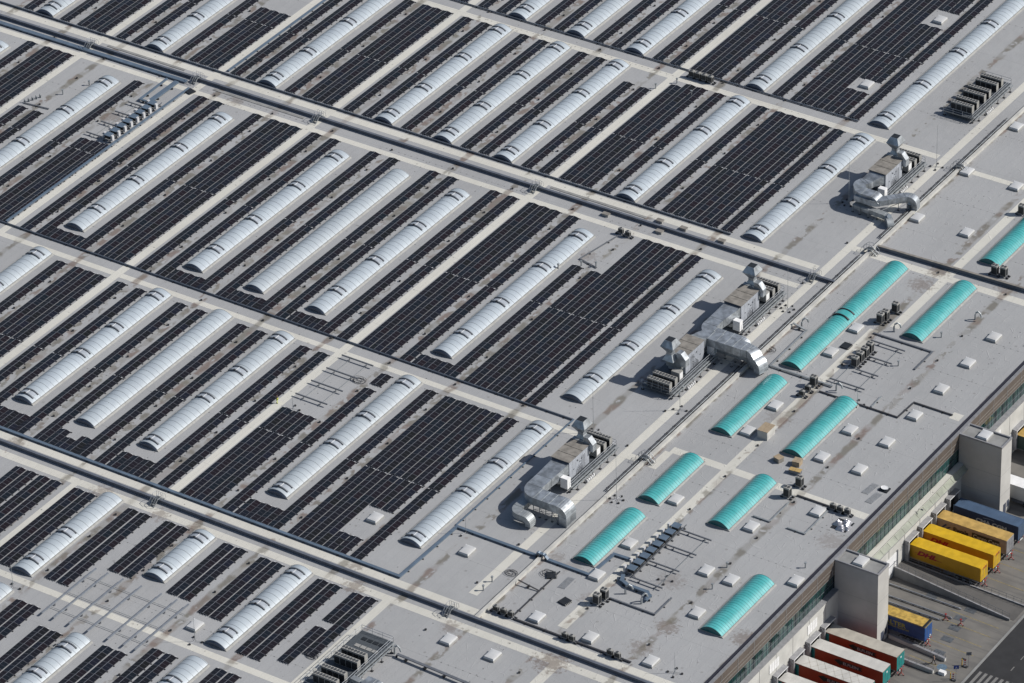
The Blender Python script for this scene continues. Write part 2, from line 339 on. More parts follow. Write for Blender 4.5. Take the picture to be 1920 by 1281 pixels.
def text(name, body, size, mkey, parent, loc, rot=(R(90), 0, 0), bold=0.0, shear=0.0, ext=0.012, sx=1.0):
    cu_ = bpy.data.curves.new(name, 'FONT'); cu_.body = body; cu_.size = size; cu_.offset = bold; cu_.shear = shear; cu_.extrude = ext; cu_.resolution_u = 3
    tmp = bpy.data.objects.new('tmp', cu_); COL.objects.link(tmp)
    bpy.context.view_layer.update()
    me = bpy.data.meshes.new_from_object(tmp.evaluated_get(bpy.context.evaluated_depsgraph_get()))
    bpy.data.objects.remove(tmp); me.name = name; me.materials.clear(); me.materials.append(M[mkey])
    o = link(name, me, parent, loc); o.rotation_euler = rot; o.scale = (sx, 1, 1); return o

G = -14.25                                                     # yard level; the main roof is z = 0
# ------------------------------------------------------------------ ground, yard, road
mb = MB(); mb.box(-900, 1500, -1200, 1500, G - 1, G - 0.02, 'ground_d'); struct('ground', mb)
mb = MB(); mb.poly([(223, -330, G), (247.2, -330, G), (247.2, 330, G), (223, 330, G)], 'yard'); struct('yard_pavement', mb)
mb = MB(); mb.poly([(247.6, -330, G - 0.004), (262, -330, G - 0.004), (262, 330, G - 0.004), (247.6, 330, G - 0.004)], 'asphalt'); struct('road', mb)
mb = MB(); mb.box(247.2, 247.6, -330, 330, G - 0.2, G + 0.10, 'concrete_d'); struct('kerb', mb)
mb = MB()
for i in range(9): x = 248.3 + i * 0.98; mb.box(x, x + 0.5, -77.6, -73.3, G - 0.001, G + 0.004, 'wline')
for i in range(24): y = -70.6 + 3.35 * i; mb.box(252.4, 252.55, y, y + 1.2, G - 0.001, G + 0.004, 'wline')
for i in range(20): y = -80 - 3.35 * i; mb.box(252.4, 252.55, y, y + 1.2, G - 0.001, G + 0.004, 'wline')
struct('road_marking', mb)

# ------------------------------------------------------------------ warehouse building
XE = 222.6                                                     # inner face of the dock parapet
W = thing('warehouse', 'huge flat roofed grey warehouse with glazed dock front that carries everything on the roof', 'warehouse')
mb = MB(); mb.box(-260, 222.6, -420, 420, -1.2, 0, 'roof'); link('roof', mb.mesh('roof'), W)
mb = MB(); mb.box(222.6, 223.1, -420, 420, -0.6, 0.42, 'coping_d')
link('parapet', mb.mesh('parapet'), W)
mb = MB(); mb.box(222.2, 222.6, -420, 420, -14.4, -1.2, 'concrete'); mb.box(222.6, 223.8, -420, -76.35, G - .1, -5.55, 'concrete')
mb.box(222.6, 223.75, -72.9, -34.8, G - .1, -5.75, 'concrete'); mb.box(222.6, 223.8, -31.2, 420, G - .1, -5.55, 'concrete')
mb.box(-259.5, 222.2, -419.5, -419, G, -1.2, 'concrete'); mb.box(-259.5, 222.2, 419, 419.5, G, -1.2, 'concrete'); mb.box(-260, -259.5, -419, 419, G, -1.2, 'concrete')
for i in range(60):
    y = -200 + i * 5.2
    mb.box(223.8, 223.83, y, y + 0.06, G, -5.6, 'concrete_d')
link('wall', mb.mesh('wall'), W)
mb = MB(); mb.box(222.55, 223.9, -420, -76.4, -5.55, -5.40, 'coping'); mb.box(222.55, 223.9, -31.2, 420, -5.55, -5.40, 'coping'); link('ledge', mb.mesh('ledge'), W)
mb = MB(); mb.box(221.75, 222.59, -420, 420, 0.0, 0.03, 'edge_shade'); link('gutter', mb.mesh('gutter'), W)  # near-black strip painting in the dock parapet's shadow along the roof edge
# bronze cladding band: four boards high, joints every 4.9 m
mb = MB(); mb.box(222.7, 223.06, -420, 420, -2.62, -0.60, 'brown')
mb.box(222.7, 223.06, -420, 420, -2.70, -2.62, 'coping')
for k in range(1, 4): z = 0.28 - k * 0.74; mb.box(223.06, 223.085, -260, 120, z - 0.02, z + 0.02, 'cond_body')
for i in range(70): y = -111.5 + (i - 28) * 4.93; mb.box(223.06, 223.10, y - 0.04, y + 0.04, -2.62, -0.60, 'coping')
link('cladding_band', mb.mesh('cladding_band'), W)
mb = MB(); mb.box(223.102, 223.13, -420, 420, -0.62, 0.16, 'brown')
for i in range(70): y = -111.5 + (i - 28) * 4.93; mb.box(223.13, 223.16, y - 0.04, y + 0.04, -0.6, 0.16, 'coping')
link('fascia', mb.mesh('fascia'), W)
mb = MB(); mb.poly([(222.9, -260, -6.9), (222.9, 120, -6.9), (222.9, 120, -2.62), (222.9, -260, -2.62)], 'glass')
mb.box(222.62, 222.86, -260, 120, -6.9, -2.62, 'ahu_edge')
g = link('window_band', mb.mesh('window_band'), W)
mb = MB()
for i in range(290): y = -260 + i * 1.31; mb.box(222.9, 222.95, y - 0.025, y + 0.025, -6.9, -2.62, 'ahu_edge')
mb.box(222.9, 222.96, -260, 120, -4.35, -4.30, 'steel')
link('mullions', mb.mesh('mullions'), g)
# balcony between the towers
mb = MB(); mb.box(222.95, 224.1, -72.9, -34.8, -5.75, -5.55, 'cream')
link('balcony', mb.mesh('balcony'), W)
mb = MB()
for i in range(16): y = -72.8 + i * 2.375; mb.hexa([(224.0, y + .03, -5.55), (224.05, y + .03, -5.55), (224.05, y + 2.33, -5.55), (224.0, y + 2.33, -5.55), (224.9, y + .03, -6.35), (224.95, y + .03, -6.35), (224.95, y + 2.33, -6.35), (224.9, y + 2.33, -6.35)], 'yellowgreen')
mb.bar((224.95, -72.85, -6.36), (224.95, -34.85, -6.36), 0.08, 0.08, 'coping')
link('glass_canopy', mb.mesh('glass_canopy'), W)
# windows with four narrow lights in the dock wall
mw = MB(); mw.box(0, 0.05, 0, 3.1, 0, 1.9, 'concrete')
for i in range(4):
    for j in range(2): mw.box(0.05, 0.07, 0.08 + i * 0.76, 0.74 + i * 0.76, 0.06 + j * 0.92, 0.9 + j * 0.92, 'white')
mw = mw.mesh('window')
for y in (-110.4, -98.2, -86.2, -24.3, -11.0): link('window', mw, W, (223.8, y, -8.4))
# white dock door at the head of the ramp
md = MB(); md.box(0, 0.06, 0, 3.6, 0, 3.4, 'white'); md.box(-0.02, 0.14, -0.35, 0, 0, 3.6, 'steel'); md.box(-0.02, 0.14, 3.6, 3.95, 0, 3.6, 'steel'); md.box(0.06, 0.1, 0, 3.6, 1.6, 1.68, 'ahu_edge')
md = md.mesh('dock_door')
for y in (-60.6, -19.6): link('door', md, W, (223.78, y, -13.3))

# ------------------------------------------------------------------ towers
def tower(y0, y1, label, zt):
    t = thing('stair_tower', label, 'tower', (223.1, y0, G), 0, 'towers on the dock front')
    H = zt - G; D = y1 - y0; L = 8.0
    mb = MB(); mb.box(0, L, 0, D, 0, H - 0.35, 'tower')
    link('wall', mb.mesh('tower_wall'), t)
    mb = MB(); mb.box(0.3, L - 0.22, 0.22, D - 0.22, H - 0.35, H - 0.28, 'concrete_d')
    link('roof', mb.mesh('tower_roof'), t)
    mb = MB()
    for a in ((-0.05, L + 0.05, -0.05, 0.2), (-0.05, L + 0.05, D - 0.2, D + 0.05), (L - 0.2, L + 0.05, 0.2, D - 0.2), (-0.05, 0.2, 0.2, D - 0.2)): mb.box(*a, H - 0.35, H, 'coping')
    link('parapet', mb.mesh('tower_parapet'), t)
    mb = MB(); mb.box(-0.0, L + 0.012, -0.012, D + 0.012, 0, 0.03, 'concrete_d'); jm = mb.mesh('joint')
    for z in (4.4, 8.6): link('joint', jm, t, (0, 0, z))
    mb = MB(); mb.box(L, L + 0.03, D * 0.35, D * 0.62, 0.0, 2.1, 'ahu_edge'); link('door', mb.mesh('tower_door'), t)
    mb = MB(); mb.box(L, L + 0.03, D * 0.70, D * 0.92, 0.9, 2.2, 'ahu_edge'); link('window', mb.mesh('tower_window'), t)
    return t
tower(-76.35, -72.85, 'square grey concrete tower on the dock front beside the four red trailers', 0.35)
tower(-34.8, -31.25, 'square grey concrete tower on the dock front behind the blue shipping container', 0.35)

# ------------------------------------------------------------------ pale walkways on the roof
def strip(name, rects, z):
    mb = MB()
    for (x0, x1, y0, y1) in rects: mb.poly([(x0, y0, z), (x1, y0, z), (x1, y1, z), (x0, y1, z)], 'cream')
    struct(name, mb)
strip('walkway_path', [(-200, 176.8, 41.0, 42.6)], 0.008)
strip('walkway_path', [(-200, 176.8, -3.0, -1.3)], 0.008)
strip('walkway_path', [(-200, 176.8, -9.7, -8.3)], 0.008)
strip('walkway_path', [(-200, 170.4, -68.2, -66.9)], 0.008)
strip('walkway_path', [(-200, 222, -118.5, -116.9)], 0.008)
strip('walkway_path', [(-200, 222, -122.8, -121.2)], 0.008)
strip('walkway_path', [(-200, 168.2, -149.4, -148.0)], 0.008)
for x0, x1, y0, y1 in ((16.9, 18.4, -115, 220), (43.8, 45.3, -117, 220), (70.5, 72.1, -117, 220), (119.05, 120.7, -117, 220), (104.0, 105.2, -148, -122.8)):
    strip('walkway_path', [(x0, x1, y0, y1)], 0.012)
strip('walkway_path', [(177.4, 179.0, -114, 220)], 0.012)
strip('walkway_path', [(166.7, 168.3, -220, -122.8)], 0.012)
strip('walkway_path', [(194.3, 196.0, -114, -14.2)], 0.012)
strip('walkway_path', [(198.6, 200.4, -220, -122.8)], 0.012)
strip('walkway_path', [(196.9, 198.6, -12.0, 60)], 0.012)
strip('walkway_path', [(184.2, 221.5, -64.0, -62.3)], 0.008)
strip('walkway_path', [(183.4, 184.9, -69.5, -64.0)], 0.008)
strip('walkway_path', [(182.9, 221.5, 5.6, 7.4)], 0.008)
strip('walkway_path', [(179.0, 181.4, -69.3, -67.6)], 0.008)
strip('walkway_path', [(179.0, 181.4, 6.0, 7.6)], 0.008)
strip('walkway_path', [(182.9, 195.5, 39.6, 41.0)], 0.008)

# ------------------------------------------------------------------ fire walls
def wallbox(name, label, pts, th, h, m, cap=None):
    (x0, y0), (x1, y1) = pts
    d = Vector((x1 - x0, y1 - y0, 0)); L = d.length; a = math.atan2(d.y, d.x)
    t = thing(name, label, 'wall', (x0, y0, 0), a)
    mb = MB(); mb.box(0, L, -th / 2, th / 2, 0, h, m); link('wall_body', mb.mesh('wall_body'), t)
    mb = MB(); mb.box(0, L, -th / 2 - 0.04, th / 2 + 0.04, h, h + 0.06, cap or m)
    link('coping', mb.mesh('coping'), t); return t
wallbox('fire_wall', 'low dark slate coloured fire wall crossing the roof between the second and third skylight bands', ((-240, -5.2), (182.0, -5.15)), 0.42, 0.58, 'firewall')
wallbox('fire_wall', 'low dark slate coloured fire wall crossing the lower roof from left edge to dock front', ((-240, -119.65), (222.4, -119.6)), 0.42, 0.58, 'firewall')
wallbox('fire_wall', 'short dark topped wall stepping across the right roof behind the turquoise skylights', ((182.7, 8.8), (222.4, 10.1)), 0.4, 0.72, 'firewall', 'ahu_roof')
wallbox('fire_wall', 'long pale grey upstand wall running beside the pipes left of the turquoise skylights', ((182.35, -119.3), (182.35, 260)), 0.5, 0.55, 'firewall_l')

# ------------------------------------------------------------------ cable trays
CACHE = {}
def cached(key, fn):
    if key not in CACHE: CACHE[key] = fn()
    return CACHE[key]
def tray(name, label, pts, wd, ht, m, z=0.12, legs=True, cat='cable tray'):
    t = thing(name, label, cat, (pts[0][0], pts[0][1], 0)); o = Vector((pts[0][0], pts[0][1], 0))
    P = [Vector((p[0], p[1], p[2] if len(p) > 2 else z + ht / 2)) - o for p in pts]
    mb = MB()
    for i, (a, b) in enumerate(zip(P, P[1:])):
        d = (b - a).normalized(); mb.bar(a - d * (wd * 0.5 if i else 0), b + d * wd * (0.498 + 0.001 * (i % 3)) if i < len(P) - 2 else b, wd - 0.004 * (i % 2), ht - 0.004 * (i % 2), m)
    link('tray', mb.mesh('tray'), t)
    if legs:
        for a, b in zip(P, P[1:]):
            n = max(1, int((b - a).length / 3.4)); d = (b - a).normalized(); s = Vector((-d.y, d.x, 0)) * (wd * 0.5 + 0.12)
            for k in range(n):
                c = a.lerp(b, (k + 0.5) / n); zt = c.z - ht / 2 - 0.005
                if zt < 0.05: continue
                ax, ay = round(abs(s.x) + .09, 2), round(abs(s.y) + .09, 2); zt = round(zt, 3)
                def mk():
                    ml = MB(); ml.box(-ax, ax, -ay, ay, 0.0, zt, 'black'); return ml.mesh('support_block')
                link('support_block', cached(('sb', ax, ay, zt), mk), t, (c.x, c.y, 0))
    return t
tray('cable_tray', 'thin dark cable tray along the front ends of the uppermost skylight band', [(40, 45.15), (158, 45.15)], 0.22, 0.20, 'tray_d')
tray('cable_tray', 'thin dark cable tray along the front ends of the second skylight band', [(-20, -0.65), (158, -0.65)], 0.26, 0.22, 'tray_d')
tray('cable_tray', 'thin dark cable tray edging the panels in front of the third skylight band', [(25, -64.45), (165.4, -64.45)], 0.24, 0.20, 'tray_d')
tray('cable_tray', 'broad steel blue cable tray running beside the lower fire wall', [(70, -116.35), (165.6, -116.35), (165.9, -100.2), (181.2, -100.2, .25), (181.8, -100.2, .95), (182.9, -100.2, .95), (183.6, -100.2, .25), (191.5, -100.2), (191.9, -93.4), (195.6, -93.2)], 0.55, 0.24, 'blue_tray')
tray('cable_tray', 'broad steel blue cable tray beside the upper fire wall at left', [(-20, -7.3), (41.5, -7.0)], 0.95, 0.26, 'blue_tray', 0.12)
tray('cable_tray', 'steel blue tray following the pale walkway down to the left picture edge', [(43.35, -8.6), (43.35, -64)], 0.45, 0.2, 'blue_tray')
tray('cable_tray', 'wide steel blue duct leading to the rack of white boxes at upper left', [(40.2, -8.2), (40.2, -17.0)], 0.95, 0.3, 'blue_tray', 0.3)
tray('cable_tray', 'narrow steel blue duct just left of the wide one at upper left', [(37.9, -8.2), (38.1, -17.0), (39.7, -17.0)], 0.42, 0.25, 'blue_tray', 0.3)
tray('cable_tray', 'steel blue tray following the pale walkway up to the top picture edge', [(45.95, 0.4), (45.95, 44)], 0.45, 0.2, 'blue_tray')
tray('cable_tray', 'curved steel blue trunking from the condenser racks to a bent pipe', [(196.3, -97.6), (196.9, -99.0), (198.4, -99.6), (202.0, -99.6), (202.9, -100.3), (202.9, -101.6)], 0.6, 0.3, 'blue_tray', 0.3)
tray('cable_tray', 'slim grey tray running beside the long skylight left of the lower galvanised duct', [(165.5, -64.3), (165.5, -99.8)], 0.26, 0.14, 'blue_tray')
tray('cable_tray', 'straight dark tray along the pale path beside the lower wall at right', [(187.9, -116.2), (209.4, -116.2)], 0.30, 0.16, 'gutter_cable')
tray('cable_tray', 'grey L shaped tray wrapping the long turquoise skylight', [(182.7, -20.8, .9), (185.4, -20.8), (185.6, -33.4), (197.9, -33.4)], 0.34, 0.18, 'galv_d', 0.2)
tray('cable_tray', 'dark tray ending in a corner box behind the rack of four rails', [(195.6, -15.4), (207.2, -15.4), (207.2, -21.6)], 0.30, 0.16, 'steel')
tray('cable_tray', 'dark zigzag cable run reaching the dock edge beside the white patch', [(196.6, -35.7), (211.8, -35.7), (212.0, -30.4), (219.4, -30.4)], 0.26, 0.14, 'gutter_cable')
tray('cable_tray', 'short steel tray branching off the zigzag run', [(206.5, -35.3), (206.4, -31.7)], 0.24, 0.14, 'galv_d')
tray('cable_tray', 'cable run along the pale cross path towards the foil heap', [(208.8, -63.9), (215.6, -63.9)], 0.28, 0.14, 'gutter_cable')
tray('cable_tray', 'thin steel tray stepping down behind the domed hatches', [(215.3, -65.2), (215.3, -72.6), (212.0, -72.6)], 0.26, 0.16, 'galv_d')
tray('cable_tray', 'steel tray below the two free standing condensers', [(208.7, -66.4), (208.7, -72.6), (205.6, -72.6)], 0.26, 0.16, 'galv_d')
tray('cable_tray', 'dark pipe run turning a corner below the condenser rack', [(197.6, -103.7), (206.0, -103.7), (206.0, -98.6)], 0.26, 0.18, 'steel')
tray('cable_tray', 'dark cable run squaring off the clutter beside the lower wall', [(182.9, -107.9, .8), (186.8, -107.9)], 0.2, 0.12, 'gutter_cable')
tray('cable_tray', 'long thin cable run through the clutter beside the lower wall', [(186.9, -101.8), (187.0, -115.6)], 0.22, 0.12, 'gutter_cable')

def pipe_run(label, x0, x1, y, dirn='Y', n=2):
    t = thing('pipe_run', label, 'pipes', (y if dirn == 'Y' else x0, x0 if dirn == 'Y' else y, 0), 0 if dirn == 'X' else R(90))
    L = x1 - x0
    for k in range(n):
        mb = MB(); mb.tube([(0, -k * 0.32, 0.35), (L, -k * 0.32, 0.35)], 0.085, 'gutter_cable' if k % 2 == 0 else 'galv_d'); link('pipe', mb.mesh('pipe'), t)
    mb = MB(); mb.box(0, .22, -n * 0.32, 0.3, 0, 0.26, 'black'); me = mb.mesh('support_block')
    for i in range(int(L / 2.6)): link('support_block', me, t, (i * 2.6 + 1, 0, 0))
pipe_run('pair of lagged pipes along the pale upstand wall in the lower half', -79.0, 5.0, 181.2, n=3)
pipe_run('pair of lagged pipes along the pale upstand wall near the top right', 12.0, 60.0, 181.2, n=3)

# ------------------------------------------------------------------ walk-over steps at the walls
def stile_mesh():
    H = 0.95; mb = MB()
    for sx in (0.0,):
        mb.bar((sx, -1.5, 0.05), (sx, -0.45, H), 0.07, 0.16, 'galv_d'); mb.bar((sx, 0.45, H), (sx, 1.5, 0.05), 0.07, 0.16, 'galv_d'); mb.bar((sx, -0.5, H), (sx, 0.5, H), 0.07, 0.14, 'galv_d')
    mt = MB()
    for k in range(1, 5):
        y = -1.5 + k * 0.24; z = k * 0.2
        mt.box(-0.40, 0.40, y - 0.1, y + 0.12, z, z + 0.04, 'grating'); mt.box(-0.40, 0.40, -y - 0.12, -y + 0.1, z, z + 0.04, 'grating')
    mt.box(-0.38, 0.38, -0.45, 0.45, H - 0.03, H + 0.03, 'grating')
    mr = MB()
    for sx in (-0.46, 0.46):
        mr.tube([(sx, -1.75, 0.1), (sx, -1.55, 1.0), (sx, -0.5, H + 1.0), (sx, 0.5, H + 1.0), (sx, 1.55, 1.0), (sx, 1.75, 0.1)], 0.035, 'rail', 6)
        mr.tube([(sx, -0.5, H), (sx, -0.5, H + 1.0)], 0.03, 'rail', 6); mr.tube([(sx, 0.5, H), (sx, 0.5, H + 1.0)], 0.03, 'rail', 6)
        mr.tube([(sx, -1.0, 0.65), (sx, -1.0, 1.5)], 0.03, 'rail', 6); mr.tube([(sx, 1.0, 0.65), (sx, 1.0, 1.5)], 0.03, 'rail', 6)
    return mb.mesh('stringers'), mt.mesh('treads'), mr.mesh('handrail')
_s = stile_mesh()
st0 = thing('crossover_steps', 'steel walk-over steps on the upper fire wall at the far left', 'steps', (17.7, -5.55, 0), 0, 'steel walk-over steps across roof walls')
for nm, me in zip(('stringer', 'treads', 'handrail'), _s):
    if nm == 'stringer': link(nm, me, st0, (-.42, 0, 0)); link(nm, me, st0, (.42, 0, 0))
    else: link(nm, me, st0)
for x, y, rz, lb in ((43.0, -5.5, 0, 'steel walk-over steps on the upper fire wall amid the blue ducts'), (71.2, -5.5, 0, 'steel walk-over steps on the upper fire wall, second from its left end of panels'),
                     (119.7, -5.5, 0, 'steel walk-over steps at the middle of the upper fire wall'), (178.1, -5.5, 0, 'steel walk-over steps near the right end of the upper fire wall'),
                     (119.6, -119.9, 0, 'steel walk-over steps on the lower fire wall, left one'), (177.9, -119.9, 0, 'steel walk-over steps on the lower fire wall near the platform of condensers'),
                     (182.3, -68.4, R(90), 'steel walk-over steps on the pale upstand wall by the pale cross path'), (182.3, 6.9, R(90), 'steel walk-over steps on the pale upstand wall at the wall junction'),
                     (182.3, 39.8, R(90), 'steel walk-over steps on the pale upstand wall at the top right')):
    copy_thing(st0, lb, (x, y, 0), rz)

# ------------------------------------------------------------------ barrel skylights
def arc(w, z0, rise, n, dx=0.0):
    pts = []
    for i in range(n + 1):
        a = math.pi * i / n; x = w / 2 - w / 2 * math.cos(a)
        t = (x - w / 2) / (w / 2); pts.append((x, z0 + rise * (1 - abs(t) ** 2.1)))
    return pts
def vault(L, w, z0, rise, m, n=16):
    mb = MB(); P = arc(w, z0, rise, n); mi = mb._m(m)
    for y in (0, L): mb.v += [(x, y, z) for x, z in P]
    k = n + 1
    for i in range(n): mb.f.append((i, i + 1, k + i + 1, k + i)); mb.mi.append(mi)
    return mb.mesh('glazing', True)
def ribs(L, w, z0, rise, m, step, wd, n=14, major=2):
    mb = MB(); P = arc(w, z0 + 0.004, rise, n); mi = mb._m(m); c = int(L / step); step = L / c
    for j in range(c + 1):
        y = min(max(j * step, wd / 2), L - wd / 2); hw = (wd if j % major == 0 else wd * 0.6) / 2; b = len(mb.v)
        for s_ in (-hw, hw): mb.v += [(x, y + s_, z + 0.012) for x, z in P]
        k = n + 1
        for i in range(n): mb.f.append((b + i, b + i + 1, b + k + i + 1, b + k + i)); mb.mi.append(mi)
        for s_ in (-hw, hw):
            b = len(mb.v); mb.v += [(x, y + s_, z + 0.012) for x, z in P] + [(x, y + s_, z - 0.02) for x, z in P]
            for i in range(n): mb.f.append((b + i, b + i + 1, b + k + i + 1, b + k + i)); mb.mi.append(mi)
    return mb.mesh('ribs')
def cap(w, z0, rise, m, bulge, y, n=16, bars=None):
    mb = MB(); P = arc(w, z0, rise, n)
    rings = [P, [(w / 2 + (x - w / 2) * 0.93, z0 - 0.12 + (z - z0) * 0.8) for x, z in P]]
    for r_, yy in zip(rings, (y, y - bulge)): mb.v += [(x, yy, z) for x, z in r_]
    k = n + 1; mi = mb._m(m)
    for i in range(n): mb.f.append((i, k + i, k + i + 1, i + 1)); mb.mi.append(mi)
    mb.f.append(tuple(range(k, 2 * k))); mb.mi.append(mi)
    if bars:
        for i in range(1, bars):
            x = w * i / bars; t = (x - w / 2) / (w / 2); zt = z0 + rise * (1 - abs(t) ** 2.1) - 0.1
            mb.bar((x, y - bulge - 0.02 * (1 if bulge > 0 else -1), z0), (x, y - bulge - 0.02 * (1 if bulge > 0 else -1), max(z0 + .05, zt * .85)), 0.05, 0.04, 'green_rib' if m == 'green_glass' else 'vent_frame')
    return mb.mesh('end_cap')
def curb(L, w, h):
    mb = MB(); e = 0.14; mb.box(-e, w + e, -e, 0.0, 0, h, 'curb'); mb.box(-e, w + e, L, L + e, 0, h, 'curb'); mb.box(-e, 0.0, 0, L, 0, h, 'curb'); mb.box(w, w + e, 0, L, 0, h, 'curb')
    mb.hexa([(-e - .18, -e, 0), (-e, -e, 0), (-e, L + e, 0), (-e - .18, L + e, 0), (-e - .02, -e, h * .7), (-e, -e, h * .7), (-e, L + e, h * .7), (-e - .02, L + e, h * .7)], 'curb')
    mb.hexa([(w + e, -e, 0), (w + e + .25, -e, 0), (w + e + .25, L + e, 0), (w + e, L + e, 0), (w + e, -e, h * .8), (w + e + .02, -e, h * .8), (w + e + .02, L + e, h * .8), (w + e, L + e, h * .8)], 'curb')
    return mb.mesh('curb')
def vent_mesh(w, z0, rise):
    mb = MB(); P = [(x, z0 + 0.03 + rise * (1 - abs((x - w / 2) / (w / 2)) ** 2.1)) for x in [w * (0.10 + 0.80 * i / 14) for i in range(15)]]
    for yc in (-0.68, 0.68):
        for (a, b) in zip(P, P[1:]):
            mb.hexa([(a[0], yc - 0.12, a[1]), (b[0], yc - 0.12, b[1]), (b[0], yc + 0.12, b[1]), (a[0], yc + 0.12, a[1]),
                     (a[0], yc - 0.10, a[1] + 0.20), (b[0], yc - 0.10, b[1] + 0.20), (b[0], yc + 0.10, b[1] + 0.20), (a[0], yc + 0.10, a[1] + 0.20)], 'vent_frame')
    for (a, b) in zip(P[1:], P[2:-1]):
        mb.hexa([(a[0], -0.56, a[1] - .02), (b[0], -0.56, b[1] - .02), (b[0], 0.56, b[1] - .02), (a[0], 0.56, a[1] - .02),
                 (a[0], -0.56, a[1] + 0.03), (b[0], -0.56, b[1] + 0.03), (b[0], 0.56, b[1] + 0.03), (a[0], 0.56, a[1] + 0.03)], 'vent_panel')
    mb.bar((w / 2, -0.66, z0 + rise + 0.12), (w / 2, 0.66, z0 + rise + 0.12), 0.07, 0.05, 'white'); mb.box(w * .42, w * .5, -0.85, -0.62, z0 + rise + .2, z0 + rise + .36, 'black')
    return mb.mesh('smoke_vent')
def skylight(x, y, L, vents, label, group):
    w, h, rise = 3.95, 0.28, 0.80; L = round(L, 1)
    t = thing('barrel_skylight', label, 'skylight', (x, y, 0), 0, group)
    link('curb', cached(('c', L), lambda: curb(L, w, h)), t)
    link('glazing', cached(('g', L), lambda: vault(L, w, h, rise, 'white_dome')), t)
    link('ribs', cached(('r', L), lambda: ribs(L, w, h, rise, 'dome_rib', 1.22, 0.075)), t)
    link('end_cap', cached('cap0', lambda: cap(w, h, rise, 'endcap', 0.22, 0.0)), t); link('end_cap', cached('cap1', lambda: cap(w, h, rise, 'white_dome', -0.28, 0.0)), t, (0, L, 0))
    for v in vents: link('smoke_vent', cached('vent', lambda: vent_mesh(w, h, rise)), t, (0, v, 0))
    return t
BANDS = []
def band(nm, y0, L, ks, vents, novent=(), xs=None):
    for i, k in enumerate(ks):
        x = xs[i] if xs else k * S; yy = y0[i] if isinstance(y0, (list, tuple)) else y0; LL = L[i] if isinstance(L, (list, tuple)) else L
        vv = vents[i] if xs else ([] if k in novent else vents)
        skylight(x, yy, LL, vv, f"long white ribbed barrel skylight{' without vents' if k in novent else ''}, {ORD[i]} from the left in the {nm} roof band", 'white barrel skylights')
    BANDS.append((nm, [xs[i] if xs else k * S for i, k in enumerate(ks)]))
band('uppermost', 45.75, 64, (6, 7, 8, 10, 12), (2.9, 16.5, 30.5, 43.0, 57.0))
band('second', 0.05, 40.8, (0, 2, 4, 6, 7, 8, 10, 12), (2.6, 13.4, 26.8, 38.6))
band('third', -59.35, 45.7, (0, 2, 4, 6, 7, 8, 10, 12), (6.6, 18.2, 31.6, 43.4), (7,))
band('fourth', -108.0, 39.5, (4, 6, 7, 8, 10, 12), (1.6, 16.2, 25.7, 37.3), (7,))
band('fifth', (-147.0, -137.2, -146.6), (24.3, 14.0, 23.6), (0, 1, 2), ((3.3, 11.9), (2.3, 12.0), (3.3, 11.9, 21.6)), (), (110.5, 129.9, 149.1))
band('lowest', (-176.0, -176.0, -176.0), (24.2, 20.0, 24.8), (0, 1, 2), ((4, 14), (8.8, 16.3), (18.0,)), (), (110.5, 129.6, 149.1))

def green_skylight(x, y, L, label, vent=None):
    w, h, rise = 4.0, 0.22, 0.98; L = round(L, 1)
    t = thing('barrel_skylight', label, 'skylight', (x, y, 0), 0, 'turquoise barrel skylights')
    link('curb', curb(L, w, h), t); link('glazing', vault(L, w, h, rise, 'green_dome'), t)
    link('ribs', ribs(L, w, h, rise, 'green_rib', 0.62, 0.085), t)
    link('end_cap', cached('gcap0', lambda: cap(w, h, rise, 'green_glass', 0.05, 0.0, 16, 7)), t); link('end_cap', cached('gcap1', lambda: cap(w, h, rise, 'green_dome', -0.1, 0.0)), t, (0, L, 0))
    if vent:
        mb = MB(); P = [p for p in arc(w, h, rise, 24) if 0.3 < p[0] < 3.6]
        for yc in (-0.95, 0.95):
            for i, (a, b) in enumerate(zip(P, P[1:])):
                ww = 0.07 + 0.14 * abs(i / len(P) - 0.5) * 2
                mb.hexa([(a[0], yc - ww, a[1] + .02), (b[0], yc - ww, b[1] + .02), (b[0], yc + ww, b[1] + .02), (a[0], yc + ww, a[1] + .02), (a[0], yc - ww, a[1] + 0.22), (b[0], yc - ww, b[1] + 0.22), (b[0], yc + ww, b[1] + 0.22), (a[0], yc + ww, a[1] + 0.22)], 'coil')
        for (a, b) in zip(P, P[1:]): mb.hexa([(a[0], -0.74, a[1] + .05), (b[0], -0.74, b[1] + .05), (b[0], .74, b[1] + .05), (a[0], .74, a[1] + .05), (a[0], -0.74, a[1] + .12), (b[0], -0.74, b[1] + .12), (b[0], .74, b[1] + .12), (a[0], .74, a[1] + .12)], 'green_dome')
        link('smoke_vent', mb.mesh('smoke_vent'), t, (0, vent, 0))
for a in ((186.75, -31.9, 37.4, 'longest turquoise barrel skylight with one dark smoke vent', 18.1), (200.1, -13.6, 19.7, 'turquoise skylight right of the longest one, below the dark topped wall'),
          (200.1, 14.2, 19.8, 'turquoise skylight cut off by the right picture edge'), (186.75, -55.0, 18.7, 'turquoise skylight directly below the longest one'),
          (200.2, -54.4, 18.5, 'turquoise skylight with cardboard boxes at its near end'), (186.75, -78.0, 14.4, 'turquoise skylight beside the walk-over steps below the pale cross path'),
          (186.75, -97.8, 15.9, 'turquoise skylight left of the rack of tilted condenser panels'), (200.2, -78.1, 15.4, 'turquoise skylight right of the condenser rack, below the cross path'),
          (214.1, -103.2, 16.3, 'turquoise skylight nearest the dock front and the red trailers')):
    green_skylight(a[0], a[1], a[2], a[3], a[4] if len(a) > 4 else None)

